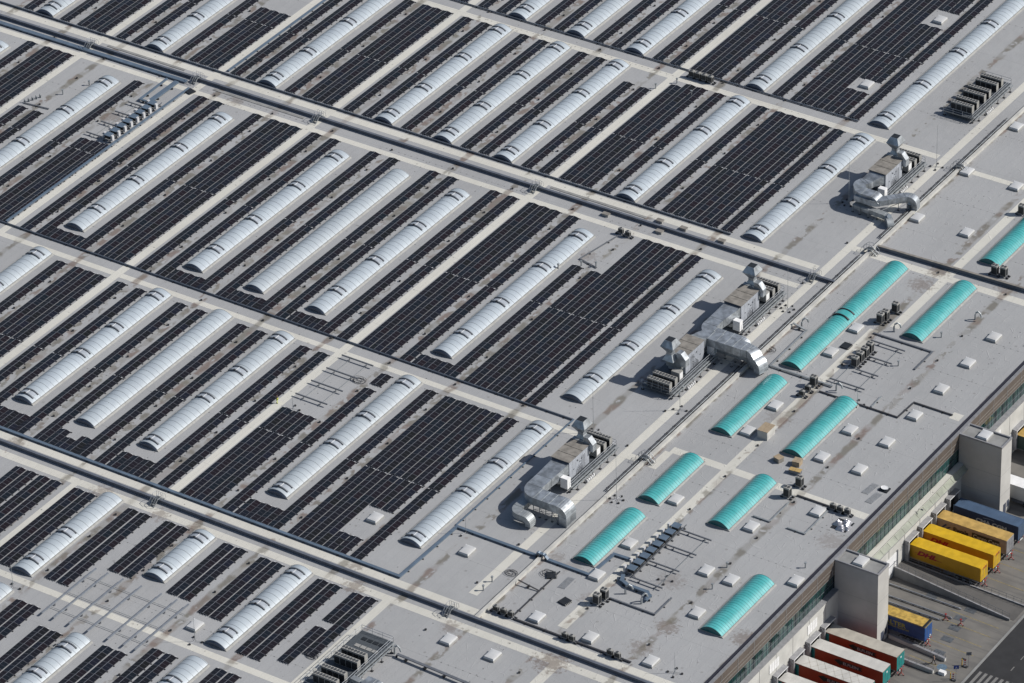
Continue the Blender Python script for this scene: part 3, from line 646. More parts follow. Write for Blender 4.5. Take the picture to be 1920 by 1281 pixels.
# ------------------------------------------------------------------ solar panels
TW, HR, HE = 2.235, 0.30, 0.10
def slope_mesh(n, p, side, tw):
    mb = MB(); g_ = 0.035; hw = tw / 2
    for i in range(n):
        y0, y1 = i * p + g_, (i + 1) * p - g_ * 0.2
        if side == 0: xa, za, xb, zb = 0.0, HE, hw - 0.03, HR
        else: xa, za, xb, zb = hw + 0.03, HR, tw, HE
        fi = len(mb.f); b = len(mb.v)
        mb.hexa([(xa, y0, za - .035), (xb, y0, zb - .035), (xb, y1, zb - .035), (xa, y1, za - .035), (xa, y0, za), (xb, y0, zb), (xb, y1, zb), (xa, y1, za)], 'steel')
        mb.mi[fi + 1] = mb._m('pv'); k = i + side * 100
        mb.uv[fi + 1] = [(k + 0.0, 0.0), (k + 0.999, 0.0), (k + 0.999, 1.0), (k + 0.0, 1.0)]
    # u across, v along each module
    me = mb.mesh('panel_slope'); return me
def mount_mesh(n, p, tw, blocks=True):
    mb = MB(); L = n * p
    for i in range(n + 1):
        y = min(max(i * p, 0.06), L - 0.06); mb.box(0.02, tw - 0.02, y - 0.03, y + 0.03, 0.03, 0.06, 'steel')
        if blocks: mb.box(tw - 0.10, tw + 0.22, y - 0.10, y + 0.10, 0.0, 0.09, 'black')
    mb.box(tw / 2 - 0.022, tw / 2 + 0.022, 0, L, HR - 0.06, HR - 0.012, 'rail')
    for i in range(3): mb.box(0.25 + i * 0.72, 0.55 + i * 0.72, L + 0.02, L + 0.10, 0.10, 0.16, 'white')
    for i in range(4): mb.box(0.2 + i * 0.55, 0.28 + i * 0.55, -0.16, -0.04, 0.06, 0.12, 'rail')
    return mb.mesh('mounting_frame')
NROW = [0]
def solar(bandn, x, y0, y1, lab, inner=False):
    L = y1 - y0; n = max(1, int(round(L / 1.735))); p = round(L / n, 3); tw = TW
    t = thing('solar_panel_row', lab, 'solar panels', (x, y0, 0.004), 0, 'rows of solar panels on the roof'); NROW[0] += 1
    for s_ in (0, 1): link('panel_slope', cached(('s', n, p, s_), lambda: slope_mesh(n, p, s_, tw)), t)
    link('mounting_frame', cached(('m', n, p, inner), lambda: mount_mesh(n, p, tw, not inner)), t)
def tents(bandn, specs, ya, yb, part, cuts=None):
    """specs: list of x; cuts: {x: (y0,y1) or None}"""
    sk_ = dict(BANDS)[bandn]; cnt = {}
    for x in specs:
        i = max([j for j, s_ in enumerate(sk_) if s_ < x], default=-1)
        cnt[i] = cnt.get(i, 0) + 1
        yy = (ya, yb)
        if cuts and x in cuts: yy = cuts[x]
        if yy is None: continue
        if i < 0: lab = f"dark solar panel strip, {ORD[cnt[i]-1]} from left edge before the first skylight, {part} {bandn} band"
        else: lab = f"dark solar panel strip, {ORD[cnt[i]-1]} right of the {ORD[i]} skylight, {part} part of {bandn} band"
        solar(bandn, x, yy[0], yy[1], lab, any(0 < o_ - x < 2.6 for o_ in specs))
T3 = lambda x: [x, x + 2.34, x + 4.68]
T5 = lambda x: [x + 2.36 * i for i in range(5)]
B_LEFT = [5.55, 9.7, 12.04, 14.38, 19.2, 22.9]
B_4 = [32.5, 36.7, 39.04, 41.38, 46.55, 50.1]
B_46 = [59.25, 63.3, 65.64, 67.98, 72.75, 76.95]
B_67 = [85.95, 90.25]; B_78 = [99.25, 103.25]; B_89 = [112.65, 116.45]
B_910 = T3(121.0) + [129.65]; B_1012 = [139.05] + T5(142.95) + [155.45]
# second band
xs = [-3.4] + B_LEFT + B_4 + B_46 + B_67 + B_78 + B_89 + B_910 + B_1012
tents('second', xs, 0.15, 18.2, 'lower')
tents('second', [x for x in xs if x > 20], 18.5, 40.75, 'upper', {112.65: (18.5, 35.6), 116.45: (18.5, 35.4), 36.7: (18.5, 23.8), 39.04: (18.5, 23.8), 41.38: (18.5, 23.8), 121.0: (18.5, 39.2)})
# third band
xs = B_LEFT + B_4 + B_46 + B_67 + B_78 + B_89 + B_910 + B_1012
q5 = T5(142.95)
tents('third', xs, -36.95, -9.85, 'upper', {19.2: (-36.95, -30.1), 22.9: (-36.95, -30.1), 32.5: (-36.95, -11.4), 36.7: (-36.95, -33.4), 39.04: (-36.95, -33.2), 41.38: (-36.95, -33.0), 139.05: (-36.95, -23.5), q5[0]: (-36.95, -23.5)})
tents('third', [x for x in xs if x > 18], -64.2, -37.25, 'lower')
for k, x0 in ((4, 52.35), (6, 79.3), (7, 92.55), (8, 105.75), (10, 132.2)):
    n_ = 3
    for j in range(n_):
        solar('third', x0 + j * 2.27, -64.2, -61.0, f"short solar strip, {ORD[j]} of three in front of the {ORD[{4:2,6:3,7:4,8:5,10:6}[k]]} skylight, third band")
# fourth band
xs = B_46 + B_67 + B_78 + B_89 + B_910 + B_1012
tents('fourth', xs, -93.35, -69.5, 'upper', {121.0: (-93.35, -86.5), 121.0 + 2.34: (-93.35, -86.5), 121.0 + 4.68: (-93.35, -86.5), 129.65: (-93.35, -74.5)})
solar('fourth', 129.65, -73.0, -69.4, 'isolated tiny solar strip of two modules beside the bird-nest like cable heap')
tents('fourth', xs, -115.9, -93.65, 'lower', {q5[3]: (-102.4, -93.65), q5[4]: (-102.4, -93.65)})
for j in (3, 4): solar('fourth', q5[j], -115.9, -111.0, f"short dark solar strip, {'left' if j == 3 else 'right'} one below the lone domed hatch among panels")
for k, x0 in ((6, 79.3), (7, 92.55), (8, 105.75), (10, 132.2)):
    for j in range(3):
        if k == 7 and j == 1: yt = -112.7
        else: yt = -111.1
        solar('fourth', x0 + j * 2.27, -115.9, yt, f"short solar strip, {ORD[j]} of three in front of the {ORD[{6:1,7:2,8:3,10:4}[k]]} skylight, fourth band")
# uppermost band
xs = B_46[1:] + B_67 + B_78 + B_89 + B_910 + B_1012
BANDS[0] = ('uppermost', [6 * S, 7 * S, 8 * S, 10 * S, 12 * S])
tents('uppermost', xs, 45.85, 69.85, 'lower', {q5[3]: (45.85, 54.9), q5[4]: (45.85, 54.9)})
tents('uppermost', xs, 70.2, 106.0, 'upper', {q5[3]: (70.2, 83.2), q5[4]: (70.2, 83.2)})
for j in (3, 4):
    s_ = 'left' if j == 3 else 'right'
    solar('uppermost', q5[j], 59.6, 69.85, f"solar strip, {s_} one of the pair just above the lower hatch clearing at top right")
    solar('uppermost', q5[j], 89.9, 106.0, f"solar strip, {s_} one of the pair above the upper hatch clearing at top right")
# fifth and lowest bands: pairs of strips with a bright seam
def pairs(bandn, rows):
    sk_ = dict(BANDS)[bandn]; cnt = {}
    for x, ya, yb in rows:
        i = max([j for j, s_ in enumerate(sk_) if s_ < x], default=-1); cnt[i] = cnt.get(i, 0) + 1
        side = f"right of the {ORD[i]}" if i >= 0 else "left of the first"
        solar(bandn, x, ya, yb, f"dark solar panel strip, {ORD[cnt[i]-1]} one {side} skylight in the {bandn} roof band", any(0 < r_[0] - x < 2.6 for r_ in rows))
pairs('fifth', [(93.0, -141, -123.8), (95.4, -141, -123.8), (98.1, -146, -123.8), (100.55, -146, -123.8), (105.2, -146.8, -123.7), (107.6, -146.8, -123.7), (116.45, -146.1, -123.7), (118.95, -146.1, -123.7), (123.95, -139.1, -123.4), (126.4, -139.1, -123.4),
                (135.75, -139.1, -123.4), (138.2, -139.1, -123.4), (143.2, -140.8, -123.5), (145.6, -140.8, -123.5), (154.55, -146.1, -123.5), (157.0, -146.1, -123.5), (161.5, -132.1, -123.6), (161.5, -144.4, -134.0), (163.9, -141.0, -123.4)])
pairs('lowest', [(104.0, -176, -153.1), (106.4, -176, -153.1), (116.35, -176, -153.1), (118.8, -176, -153.1), (123.8, -176, -156.8), (126.25, -176, -156.8), (135.65, -176, -155.6), (138.15, -176, -155.6), (142.85, -176, -152.1), (145.5, -176, -152.1), (154.5, -176, -151.0), (157.0, -176, -151.0)])

# ------------------------------------------------------------------ domed roof hatches
def hatch_meshes():
    mb = MB(); W2, L2 = 0.92, 1.2
    mb.hexa([(-W2 - .1, -L2 - .1, 0), (W2 + .1, -L2 - .1, 0), (W2 + .1, L2 + .1, 0), (-W2 - .1, L2 + .1, 0), (-W2, -L2, .32), (W2, -L2, .32), (W2, L2, .32), (-W2, L2, .32)], 'curb')
    c = mb.mesh('curb'); mb = MB(); mi = mb._m('hatch'); nx = ny = 6
    mb.hexa([(-W2 * 1.03, -L2 * 1.03, .34), (W2 * 1.03, -L2 * 1.03, .34), (W2 * 1.03, L2 * 1.03, .34), (-W2 * 1.03, L2 * 1.03, .34), (-W2 * .93, -L2 * .94, .60), (W2 * .93, -L2 * .94, .60), (W2 * .93, L2 * .94, .60), (-W2 * .93, L2 * .94, .60)], 'hatch')
    o_ = len(mb.v)
    for j in range(ny + 1):
        for i in range(nx + 1):
            u_, v_ = i / nx * 2 - 1, j / ny * 2 - 1
            mb.v.append((u_ * W2 * .93, v_ * L2 * .94, .604 + .10 * (1 - u_ * u_) ** .7 * (1 - v_ * v_) ** .7))
    for j in range(ny):
        for i in range(nx): a = o_ + j * (nx + 1) + i; mb.f.append((a, a + 1, a + nx + 2, a + nx + 1)); mb.mi.append(mi)
    d = mb.mesh('dome')
    mb = MB(); mb.box(-W2 - .02, W2 + .02, -L2 - .02, L2 + .02, .30, .345, 'white'); mb.box(-W2 - .05, -W2 + .1, L2 - .25, L2 - .05, .35, .6, 'white'); f = mb.mesh('frame')
    return c, d, f
HM = hatch_meshes(); h0 = None
HT = [((192.4, -15.8), 'white domed roof hatch beside the upper half of the longest turquoise skylight'), ((192.4, -24.5), 'white domed roof hatch beside the lower half of the longest turquoise skylight'),
      ((214.1, -15.4), 'white domed roof hatch second from the top in the line nearest the dock edge'), ((214.1, -6.1), 'white domed roof hatch topmost in the line nearest the dock edge'),
      ((214.1, -24.7), 'white domed roof hatch third from the top in the line nearest the dock edge'), ((214.1, -33.9), 'white domed roof hatch inside the bend of the zigzag cable run'),
      ((192.5, -43.4), 'white domed roof hatch right of the turquoise skylight below the longest'), ((192.5, -52.3), 'white domed roof hatch beside the pale equipment crate'),
      ((214.0, -43.2), 'white domed roof hatch just below the bend of the zigzag cable run'), ((206.9, -43.2), 'white domed roof hatch halfway along the turquoise skylight with boxes'),
      ((214.0, -52.4), 'white domed roof hatch left of the satellite dish'), ((206.9, -52.5), 'white domed roof hatch near the box end of the turquoise skylight'),
      ((214.1, -66.3), 'white domed roof hatch left of the heap of silver foil'), ((207.0, -75.5), 'white domed roof hatch right of the turquoise skylight below the cross path'),
      ((192.5, -75.4), 'white domed roof hatch beside the turquoise skylight near the walk-over steps'), ((192.5, -89.7), 'white domed roof hatch left of the top of the condenser rack'),
      ((192.6, -99.7), 'white domed roof hatch at the corner of the steel blue tray'), ((207.0, -89.6), 'white domed roof hatch right of the condenser rack rails'),
      ((211.7, -89.7), 'white domed roof hatch left of the top of the turquoise skylight nearest the docks'), ((211.6, -100.0), 'white domed roof hatch left of the bottom of the turquoise skylight nearest the docks'),
      ((220.7, -84.6), 'white domed roof hatch at the dock edge beside the left tower'), ((212.0, -114.5), 'white domed roof hatch lowest one before the lower fire wall, rightmost'),
      ((200.6, -114.2), 'white domed roof hatch between the two condensers by the lower fire wall'), ((190.5, -114.1), 'white domed roof hatch right of the trio of small condensers'),
      ((190.0, -126.1), 'white domed roof hatch below the lower fire wall, right one'), ((181.8, -126.3), 'white domed roof hatch below the lower fire wall, left one'),
      ((171.1, -105.0), 'white domed roof hatch inside the large steel blue tray loop'), ((153.1, -105.2), 'white domed roof hatch alone in a clearing among the solar panels'),
      ((145.3, -144.1), 'white domed roof hatch beside the long steel rails at lower left'), ((152.8, 57.6), 'white domed roof hatch in the lower clearing among the top right panels'),
      ((152.75, 86.0), 'white domed roof hatch in the upper clearing among the top right panels'), ((193.9, 21.2), 'white domed roof hatch right of the pair above the dark topped wall'),
      ((183.9, 21.1), 'white domed roof hatch left of the pair above the dark topped wall'), ((183.9, 39.6), 'white domed roof hatch beside the pale upstand wall right of the duct cluster'),
      ((194.0, 39.6), 'white domed roof hatch at the right picture edge level with the duct cluster'), ((184.1, 58.2), 'white domed roof hatch at the right edge near the big condenser platform'),
      ((227.0, -74.7), 'domed hatch on the roof of the tower by the red trailers'), ((227.0, -33.1), 'domed hatch on the roof of the tower by the blue container')]
for (x, y), lb in HT:
    z = 0.07 if x > 223 else 0.0
    if h0 is None:
        h0 = thing('roof_hatch', lb, 'roof hatch', (x, y, 0), 0, 'white domed roof hatches')
        for nm, me in zip(('curb', 'dome', 'frame'), HM): link(nm, me, h0)
    else: copy_thing(h0, lb, (x, y, z))

# ------------------------------------------------------------------ small drains along the valleys
md = MB(); md.cyl(0, 0, 0, 0.22, 0.17, 'black', 8); md.disc((0, 0, 0.225), 0.22, 'black', 8); md = md.mesh('roof_drain')
dr = None
for k in list(range(0, 12)) + [12.6, 14, 15]:
    for y in (96, 82, 63, 51, 43.6, 34, 21.5, 8, -7.6, -17, -28, -43, -55, -65.7, -76, -87, -99, -110, -127, -135.5, -146, -160):
        x = (k + 0.69) * S + random.uniform(-.15, .15); yy = y + random.uniform(-1.5, 1.5) + 0.35 * (k % 3)
        if k > 12 and y > 10: continue
        if y > 45 and k < 5: continue
        if y < -66 and k < 3: continue
        if y < -120 and k < 7: continue
        o = link('roof_drain', md, None, (x, yy, 0.003))
        tag(o, 'small black roof drain in the dirty valley between panel strips or hatches', 'roof drain', 'small black roof drains')

# ------------------------------------------------------------------ condensers
def cond_mesh(w_, d_, h_, fans, coilside='y'):
    mb = MB(); mb.box(0, w_, 0, d_, 0, h_, 'cond_body')
    mb.box(0.05, w_ - 0.05, -0.012, 0.0, 0.08, h_ * 0.82, 'coil'); mb.box(0.05, w_ - 0.05, d_, d_ + .012, 0.08, h_ * 0.82, 'coil')
    if coilside == 'x': mb.box(w_, w_ + 0.012, 0.06, d_ - 0.06, 0.08, h_ * 0.82, 'coil')
    r = min(w_ / fans, d_) * 0.40
    for i in range(fans):
        cx = w_ * (i + 0.5) / fans; mb.tube([(cx, d_ / 2, h_), (cx, d_ / 2, h_ + 0.09)], r + .03, 'cond_body', 14); mb.disc((cx, d_ / 2, h_ + 0.095), r, 'coil', 14)
        for a in range(3): mb.bar((cx - r * math.cos(a * 1.05), d_ / 2 - r * math.sin(a * 1.05), h_ + .11), (cx + r * math.cos(a * 1.05), d_ / 2 + r * math.sin(a * 1.05), h_ + .11), .03, .02, 'steel')
    return mb.mesh('condenser')
CM = cond_mesh(1.1, 0.85, 1.7, 2)
def bank(parent, x, y, z, n=4):
    for i in range(n): link('condenser', CM, parent, (x + i * 1.12, y, z))
def platform(parent, x0, x1, y0, y1, z, rails='NSEW', tray=True):
    mb = MB(); mb.box(x0, x1, y0, y1, z - 0.14, z, 'grating')
    for x in (x0 + 0.1, x1 - 0.1):
        mb.bar((x, y0, z - 0.24), (x, y1, z - 0.24), 0.16, 0.2, 'galv_d'); n = int((y1 - y0) / 2.4)
        for i in range(n + 1): yy = y0 + 0.2 + (y1 - y0 - 0.4) * i / n; mb.box(x - .07, x + .07, yy - .07, yy + .07, 0, z - .34, 'galv_d'); mb.box(x - .25, x + .25, yy - .2, yy + .2, 0, .1, 'black')
    link('platform_deck', mb.mesh('platform_deck'), parent)
    mr = MB()
    def rl(a, b):
        a, b = Vector(a), Vector(b); n = max(1, int((b - a).length / 1.6))
        for hh in (1.05, 0.55): mr.tube([a + Vector((0, 0, hh)), b + Vector((0, 0, hh))], 0.035, 'rail', 5)
        for i in range(n + 1): c = a.lerp(b, i / n); mr.tube([c, c + Vector((0, 0, 1.05))], 0.035, 'rail', 5)
    if 'S' in rails: rl((x0, y0, z), (x1, y0, z))
    if 'N' in rails: rl((x0, y1, z), (x1, y1, z))
    if 'W' in rails: rl((x0, y0, z), (x0, y1, z))
    if 'E' in rails: rl((x1, y0, z), (x1, y1, z))
    link('railing', mr.mesh('railing'), parent)
    if tray:
        mb = MB()
        for k, dz in ((0.25, 0.1), (0.6, -0.1)): mb.bar((x1 + k, y0 + .2, z + dz), (x1 + k, y1 - .2, z + dz), 0.22, 0.10, 'galv_d')
        for i in range(6): yy = y0 + 1.5 + i * (y1 - y0 - 3) / 5; mb.box(x1 + .05, x1 + .8, yy - .05, yy + .05, z - .25, z - .16, 'steel'); mb.box(x1 + .62, x1 + .72, yy - .05, yy + .05, 0.1, z - .25, 'steel'); mb.box(x1 + .45, x1 + .9, yy - .2, yy + .2, 0, .1, 'black')
        for i in range(5): yy = y0 + (y1 - y0) * 0.28 + i * 0.5; mb.box(x1 + .75, x1 + 1.0, yy, yy + .25, .1, .45, 'white')
        link('side_tray', mb.mesh('side_tray'), parent)

def loft(mb, secs, m):
    n = len(secs[0]); base = []
    for s_ in secs: base.append(len(mb.v)); mb.v += [tuple(p) for p in s_]
    mi = mb._m(m)
    for a, b in zip(base, base[1:]):
        for k in range(n): mb.f.append((a + k, a + (k + 1) % n, b + (k + 1) % n, b + k)); mb.mi.append(mi)
    mb.f.append(tuple(base[0] + k for k in range(n))[::-1]); mb.mi.append(mi); mb.f.append(tuple(base[-1] + k for k in range(n))); mb.mi.append(mi)
def duct(steps, c, d, w_, h_, m='galv'):
    """turtle: c centre, d heading; ('f',len[,w,h,side,up]) ('y',deg,r) turn in plan, left +; ('p',deg,r) pitch, up +"""
    c = Vector(c); d = Vector(d).normalized(); u = Vector((0, 0, 1)); mb = MB(); fl = MB()
    def sec():
        s_ = d.cross(u).normalized()
        return [c - s_ * w_ / 2 - u * h_ / 2, c + s_ * w_ / 2 - u * h_ / 2, c + s_ * w_ / 2 + u * h_ / 2, c - s_ * w_ / 2 + u * h_ / 2]
    def flange():
        s_ = d.cross(u).normalized(); k = 0.045
        a = [c - s_ * (w_ / 2 + k) - u * (h_ / 2 + k), c + s_ * (w_ / 2 + k) - u * (h_ / 2 + k), c + s_ * (w_ / 2 + k) + u * (h_ / 2 + k), c - s_ * (w_ / 2 + k) + u * (h_ / 2 + k)]
        loft(fl, [[p - d * .03 for p in a], [p + d * .03 for p in a]], 'galv_d')
    S_ = [sec()]
    for st in steps:
        s_ = d.cross(u).normalized()
        if st[0] == 'f':
            n = max(1, int(st[1] / 1.5)); w2, h2, ds, du = (list(st[2:]) + [w_, h_, 0, 0][len(st) - 2:]) if len(st) > 2 else (w_, h_, 0, 0)
            w0, h00, c0 = w_, h_, c.copy()
            if len(st) > 2: n = 1
            for i in range(1, n + 1):
                f = i / n; c = c0 + d * st[1] * f + s_ * ds * f + u * du * f; w_ = w0 + (w2 - w0) * f; h_ = h00 + (h2 - h00) * f; S_.append(sec()); flange()
        else:
            ax = u.copy() if st[0] == 'y' else s_.copy(); piv = c + (-s_ if st[1] > 0 else s_) * st[2] if st[0] == 'y' else c + (u if st[1] > 0 else -u) * st[2]
            n = 7; c0, d0, u0 = c.copy(), d.copy(), u.copy()
            for i in range(1, n + 1):
                q_ = Matrix.Rotation(R(st[1]) * i / n, 3, ax); c = piv + q_ @ (c0 - piv); d = q_ @ d0; u = q_ @ u0; S_.append(sec())
            flange()
    loft(mb, S_, m)
    for v, f, mi in ((fl.v, fl.f, fl.mi),):
        b = len(mb.v); k = mb._m('galv_d') if v else 0
        mb.v += v; mb.f += [tuple(b + j for j in x) for x in f]; mb.mi += [k] * len(f)
    return mb.mesh('duct'), c
def legs(parent, spots, h_):
    mb = MB()
    for x, y in spots: mb.box(x - .05, x + .05, y - .05, y + .05, 0, h_, 'galv_d'); mb.box(x - .18, x + .18, y - .18, y + .18, 0, .05, 'black')
    for (x, y), (x2, y2) in zip(spots, spots[1:]): mb.bar((x, y, h_ - .06), (x2, y2, h_ - .06), .08, .1, 'galv_d')
    for (x, y), (x2, y2) in zip(spots[::2], spots[1::2]): mb.bar((x, y, .3), (x2, y2, h_ - .2), .04, .04, 'steel')
    link('support_frame', mb.mesh('support_frame'), parent)
def ahu(label, y0, flip=1, conds=True):
    """cabinet 6 m long with its stack and condensers beyond the +Y end (flip mirrors along Y). Origin at the cabinet's duct end."""
    t = thing('air_handling_unit', label, 'air handler', (171.7, y0, 0), 0, 'large air handling units')
    f = flip; W_ = 3.45
    def bx(mb, x0, x1, a, b, z0, z1, m, top=None): mb.box(x0, x1, min(a * f, b * f), max(a * f, b * f), z0, z1, m, top)
    mb = MB(); bx(mb, 0, W_, 0, 6.0, 1.0, 4.5, 'ahu_body')
    for k in (1.0, 2.0, 3.0, 4.0, 5.0): bx(mb, W_, W_ + .012, k - .015, k + .015, 1.05, 4.4, 'galv_d')
    for yy, zz in ((2.3, 3.6), (2.45, 3.4), (3.4, 2.2), (3.6, 3.2), (3.1, 2.9), (1.2, 2.4)): bx(mb, W_, W_ + .09, yy, yy + .22, zz, zz + .14, 'steel')
    mb.box(0.1, W_ - .1, min(-.03 * f, 0), max(-.03 * f, 0), 1.05, 4.4, 'ahu_edge')
    c = link('cabinet', mb.mesh('cabinet'), t)
    mb = MB()
    for i in range(3):
        a, b = i * 2.0 + (0.0 if i else -.12), i * 2.0 + (1.90 if i < 2 else 2.1)
        p = [(-.08, a * f, 4.5), (W_ + .08, a * f, 4.5), (W_ + .08, b * f, 4.5), (-.08, b * f, 4.5), (-.08, a * f, 4.62), (W_ + .08, a * f, 4.58), (W_ + .08, b * f, 4.58), (-.08, b * f, 4.62)]
        if f < 0: p = [p[3], p[2], p[1], p[0], p[7], p[6], p[5], p[4]]
        mb.hexa(p, 'ahu_roof')
    mb.box(-.06, W_ + .06, min(0, 6.0 * f), max(0, 6.0 * f), 4.44, 4.5, 'ahu_edge'); link('cabinet_roof', mb.mesh('cabinet_roof'), c)
    # pipework and ladder against the bright side
    mb = MB()
    for k in range(5): yy = (2.3 + k * .28) * f; mb.tube([(W_ + .25, yy, 1.0), (W_ + .25, yy, 1.9 + .25 * (k % 3)), (W_ + .05, yy, 2.0 + .25 * (k % 3))], .05, 'steel', 5)
    mb.tube([(W_ + .3, 3.9 * f, 1.1), (W_ + .3, 3.9 * f, 4.0)], .04, 'steel', 5); mb.tube([(W_ + .3, 4.2 * f, 1.1), (W_ + .3, 4.2 * f, 4.0)], .04, 'steel', 5)
    for k in range(8): mb.tube([(W_ + .3, 3.9 * f, 1.4 + k * .33), (W_ + .3, 4.2 * f, 1.4 + k * .33)], .025, 'steel', 4)
    link('pipework', mb.mesh('pipework'), t)
    # plenum, exhaust stack with the diamond shaped head, slanted intake hood
    mb = MB(); yc = 7.35 * f
    bx(mb, .1, 3.1, 6.0, 6.9, 2.2, 4.7, 'galv_d'); link('plenum', mb.mesh('plenum'), t)
    def ring(h, z, cx=1.3): return [(cx - h, yc - h, z), (cx + h, yc - h, z), (cx + h, yc + h, z), (cx - h, yc + h, z)]
    mb = MB(); loft(mb, [[(.2, yc - 1.0, 4.2), (2.4, yc - 1.0, 4.2), (2.4, yc + .7, 4.2), (.2, yc + .7, 4.2)], ring(.52, 5.3), ring(.52, 5.8), ring(1.3, 7.05), ring(.72, 8.2)], 'galv'); mb.poly(ring(.68, 8.206), 'coil')
    link('exhaust_stack', mb.mesh('exhaust_stack'), t)
    mb = MB(); ya = 6.3 if f > 0 else 7.6
    y1_, y2_ = (6.05, 7.2)
    A = [(2.4, y1_ * f, 3.2), (4.2, y1_ * f, 3.2), (4.2, y2_ * f, 3.2), (2.4, y2_ * f, 3.2), (2.4, y1_ * f, 5.6), (3.3, y1_ * f, 5.6), (3.3, y2_ * f, 5.6), (2.4, y2_ * f, 5.6)]
    B = [(2.4, y1_ * f, 3.2), (4.2, y1_ * f, 3.2), (4.2, y1_ * f, 4.6), (3.3, y1_ * f, 5.7), (2.4, y1_ * f, 5.7)]
    C_ = [(x, y2_ * f, z) for x, _, z in B]
    loft(mb, [B, C_], 'galv'); link('intake_hood', mb.mesh('intake_hood'), t)
    mb = MB(); bx(mb, 2.3, 3.9, 7.6, 8.8, 1.2, 2.9, 'cond_body'); mb.box(3.9, 3.93, min(7.7 * f, 8.7 * f), max(7.7 * f, 8.7 * f), 1.5, 2.7, 'white'); link('control_cabinet', mb.mesh('control_cabinet'), t)
    mb = MB(); bx(mb, 3.2, 4.6, -2.4, -1.4, .95, 2.9, 'white'); link('side_box', mb.mesh('side_box'), t)
    ya, yb = sorted((-1.9 * f, 12.6 * f)); platform(t, -1.3, 4.6, ya, yb, 0.95, 'NE' if f > 0 else 'SE')
    if conds:
        for yy in (9.6, 11.4): bank(t, -.4, min(yy * f, (yy + .85) * f), 0.95)
    return t
a = ahu('air handling unit with one S shaped galvanised duct, lowest on the roof', -80.6)
me, _ = duct([('f', 4.4, 2.9, 1.5, .3, -.2), ('f', 2.9), ('y', 90, 1.7), ('f', 4.6), ('p', -90, 1.1), ('f', 1.7)], (1.75, -0.05, 3.15), (0, -1, 0), 3.2, 2.0); link('duct', me, a)
me, _ = duct([('f', 10.3), ('y', 90, 1.25), ('f', .9), ('p', -90, 1.0), ('f', .35)], (1.2, -1.6, 1.75), (0, -1, 0), 1.7, 1.0, 'galv_d'); link('duct', me, a)
legs(a, [(4.2, -7.4), (5.4, -7.4), (6.6, -7.4), (7.8, -7.4), (7.8, -10.2), (6.6, -10.2), (5.4, -10.2), (4.2, -10.2), (3.0, -10.2)], 2.2)
a = ahu('air handling unit whose wide duct joins its neighbour, upper of the joined pair', -25.6)
me, _ = duct([('f', 4.4, 2.6, 1.5, .5, -.2), ('f', 2.2), ('y', 90, 1.6), ('f', 5.2), ('p', -90, 1.0), ('f', .8)], (1.75, -0.05, 3.25), (0, -1, 0), 3.2, 1.9); link('duct', me, a)
legs(a, [(4.2, -7.4), (6.0, -7.4), (8.0, -7.4), (8.0, -9.6), (6.0, -9.6)], 2.3)
a = ahu('air handling unit with condensers at its lower end, lower of the joined pair', -38.0, -1)
me, _ = duct([('f', 1.2, 2.6, 1.5, 0, -.3), ('y', -90, 1.4), ('f', 6.6), ('f', 1.0, 2.1, 1.4, 0, 0), ('y', -16, 1.5), ('p', -50, 1.2), ('f', .3), ('p', 28, 1.0), ('f', .3), ('p', -62, 1.0), ('f', .8)], (1.9, .05, 3.6), (0, 1, 0), 2.9, 1.8); link('duct', me, a)
me, _ = duct([('f', 1.0), ('y', -90, 1.2), ('f', 7.4), ('y', -18, 1.2), ('p', -85, 1.1), ('f', .25)], (1.9, 1.2, 1.6), (0, 1, 0), 1.9, 1.0, 'galv_d'); link('duct', me, a)
legs(a, [(4.4, 1.2), (6.2, 1.2), (8.2, 1.2), (10.0, 1.2)], 1.0)
a = ahu('air handling unit with a tangle of thinner galvanised ducts, uppermost on the roof', 25.0)
me, _ = duct([('f', 1.7, 2.2, 1.3, .9, -.4), ('y', -30, 1.2), ('f', .6), ('y', 70, 1.3), ('f', 1.0), ('y', 50, 1.3), ('f', 2.0), ('p', -50, .8), ('f', .7)], (1.75, -0.05, 3.4), (0, -1, 0), 3.0, 1.9); link('duct', me, a)
me, _ = duct([('f', 3.4), ('y', 48, 1.3), ('f', 5.0), ('y', -42, 1.2), ('f', .2), ('p', -90, 1.0), ('f', .9)], (.9, -6.3, 2.5), (1, 0, 0), 1.5, 1.1); link('duct', me, a)
me, _ = duct([('f', 6.6), ('y', -40, 1.2), ('f', .9), ('p', -90, .8), ('f', .6)], (1.0, -6.9, 1.1), (1, -.08, 0), 1.2, .9, 'galv_d'); link('duct', me, a)
legs(a, [(1.0, -7.6), (2.6, -7.8), (4.4, -8.0), (6.0, -7.6), (7.8, -3.0), (9.0, -2.0)], 1.5)
mb = MB(); mb.cyl(0, 0, 0, 1.1, .55, 'galv', 12); mb.tube([(0, 0, 1.1), (0, -.2, 1.7), (.3, -.5, 1.9)], .42, 'galv', 10)
for x, y, lb in ((180.3, 17.2, 'squat galvanised roof fan below the uppermost tangle of ducts'), (181.2, 23.2, 'squat galvanised roof fan between the end elbows of the uppermost ducts')):
    tag(link('roof_fan', mb.mesh('roof_fan'), None, (x, y, 0)), lb, 'roof fan', 'squat galvanised roof fans')

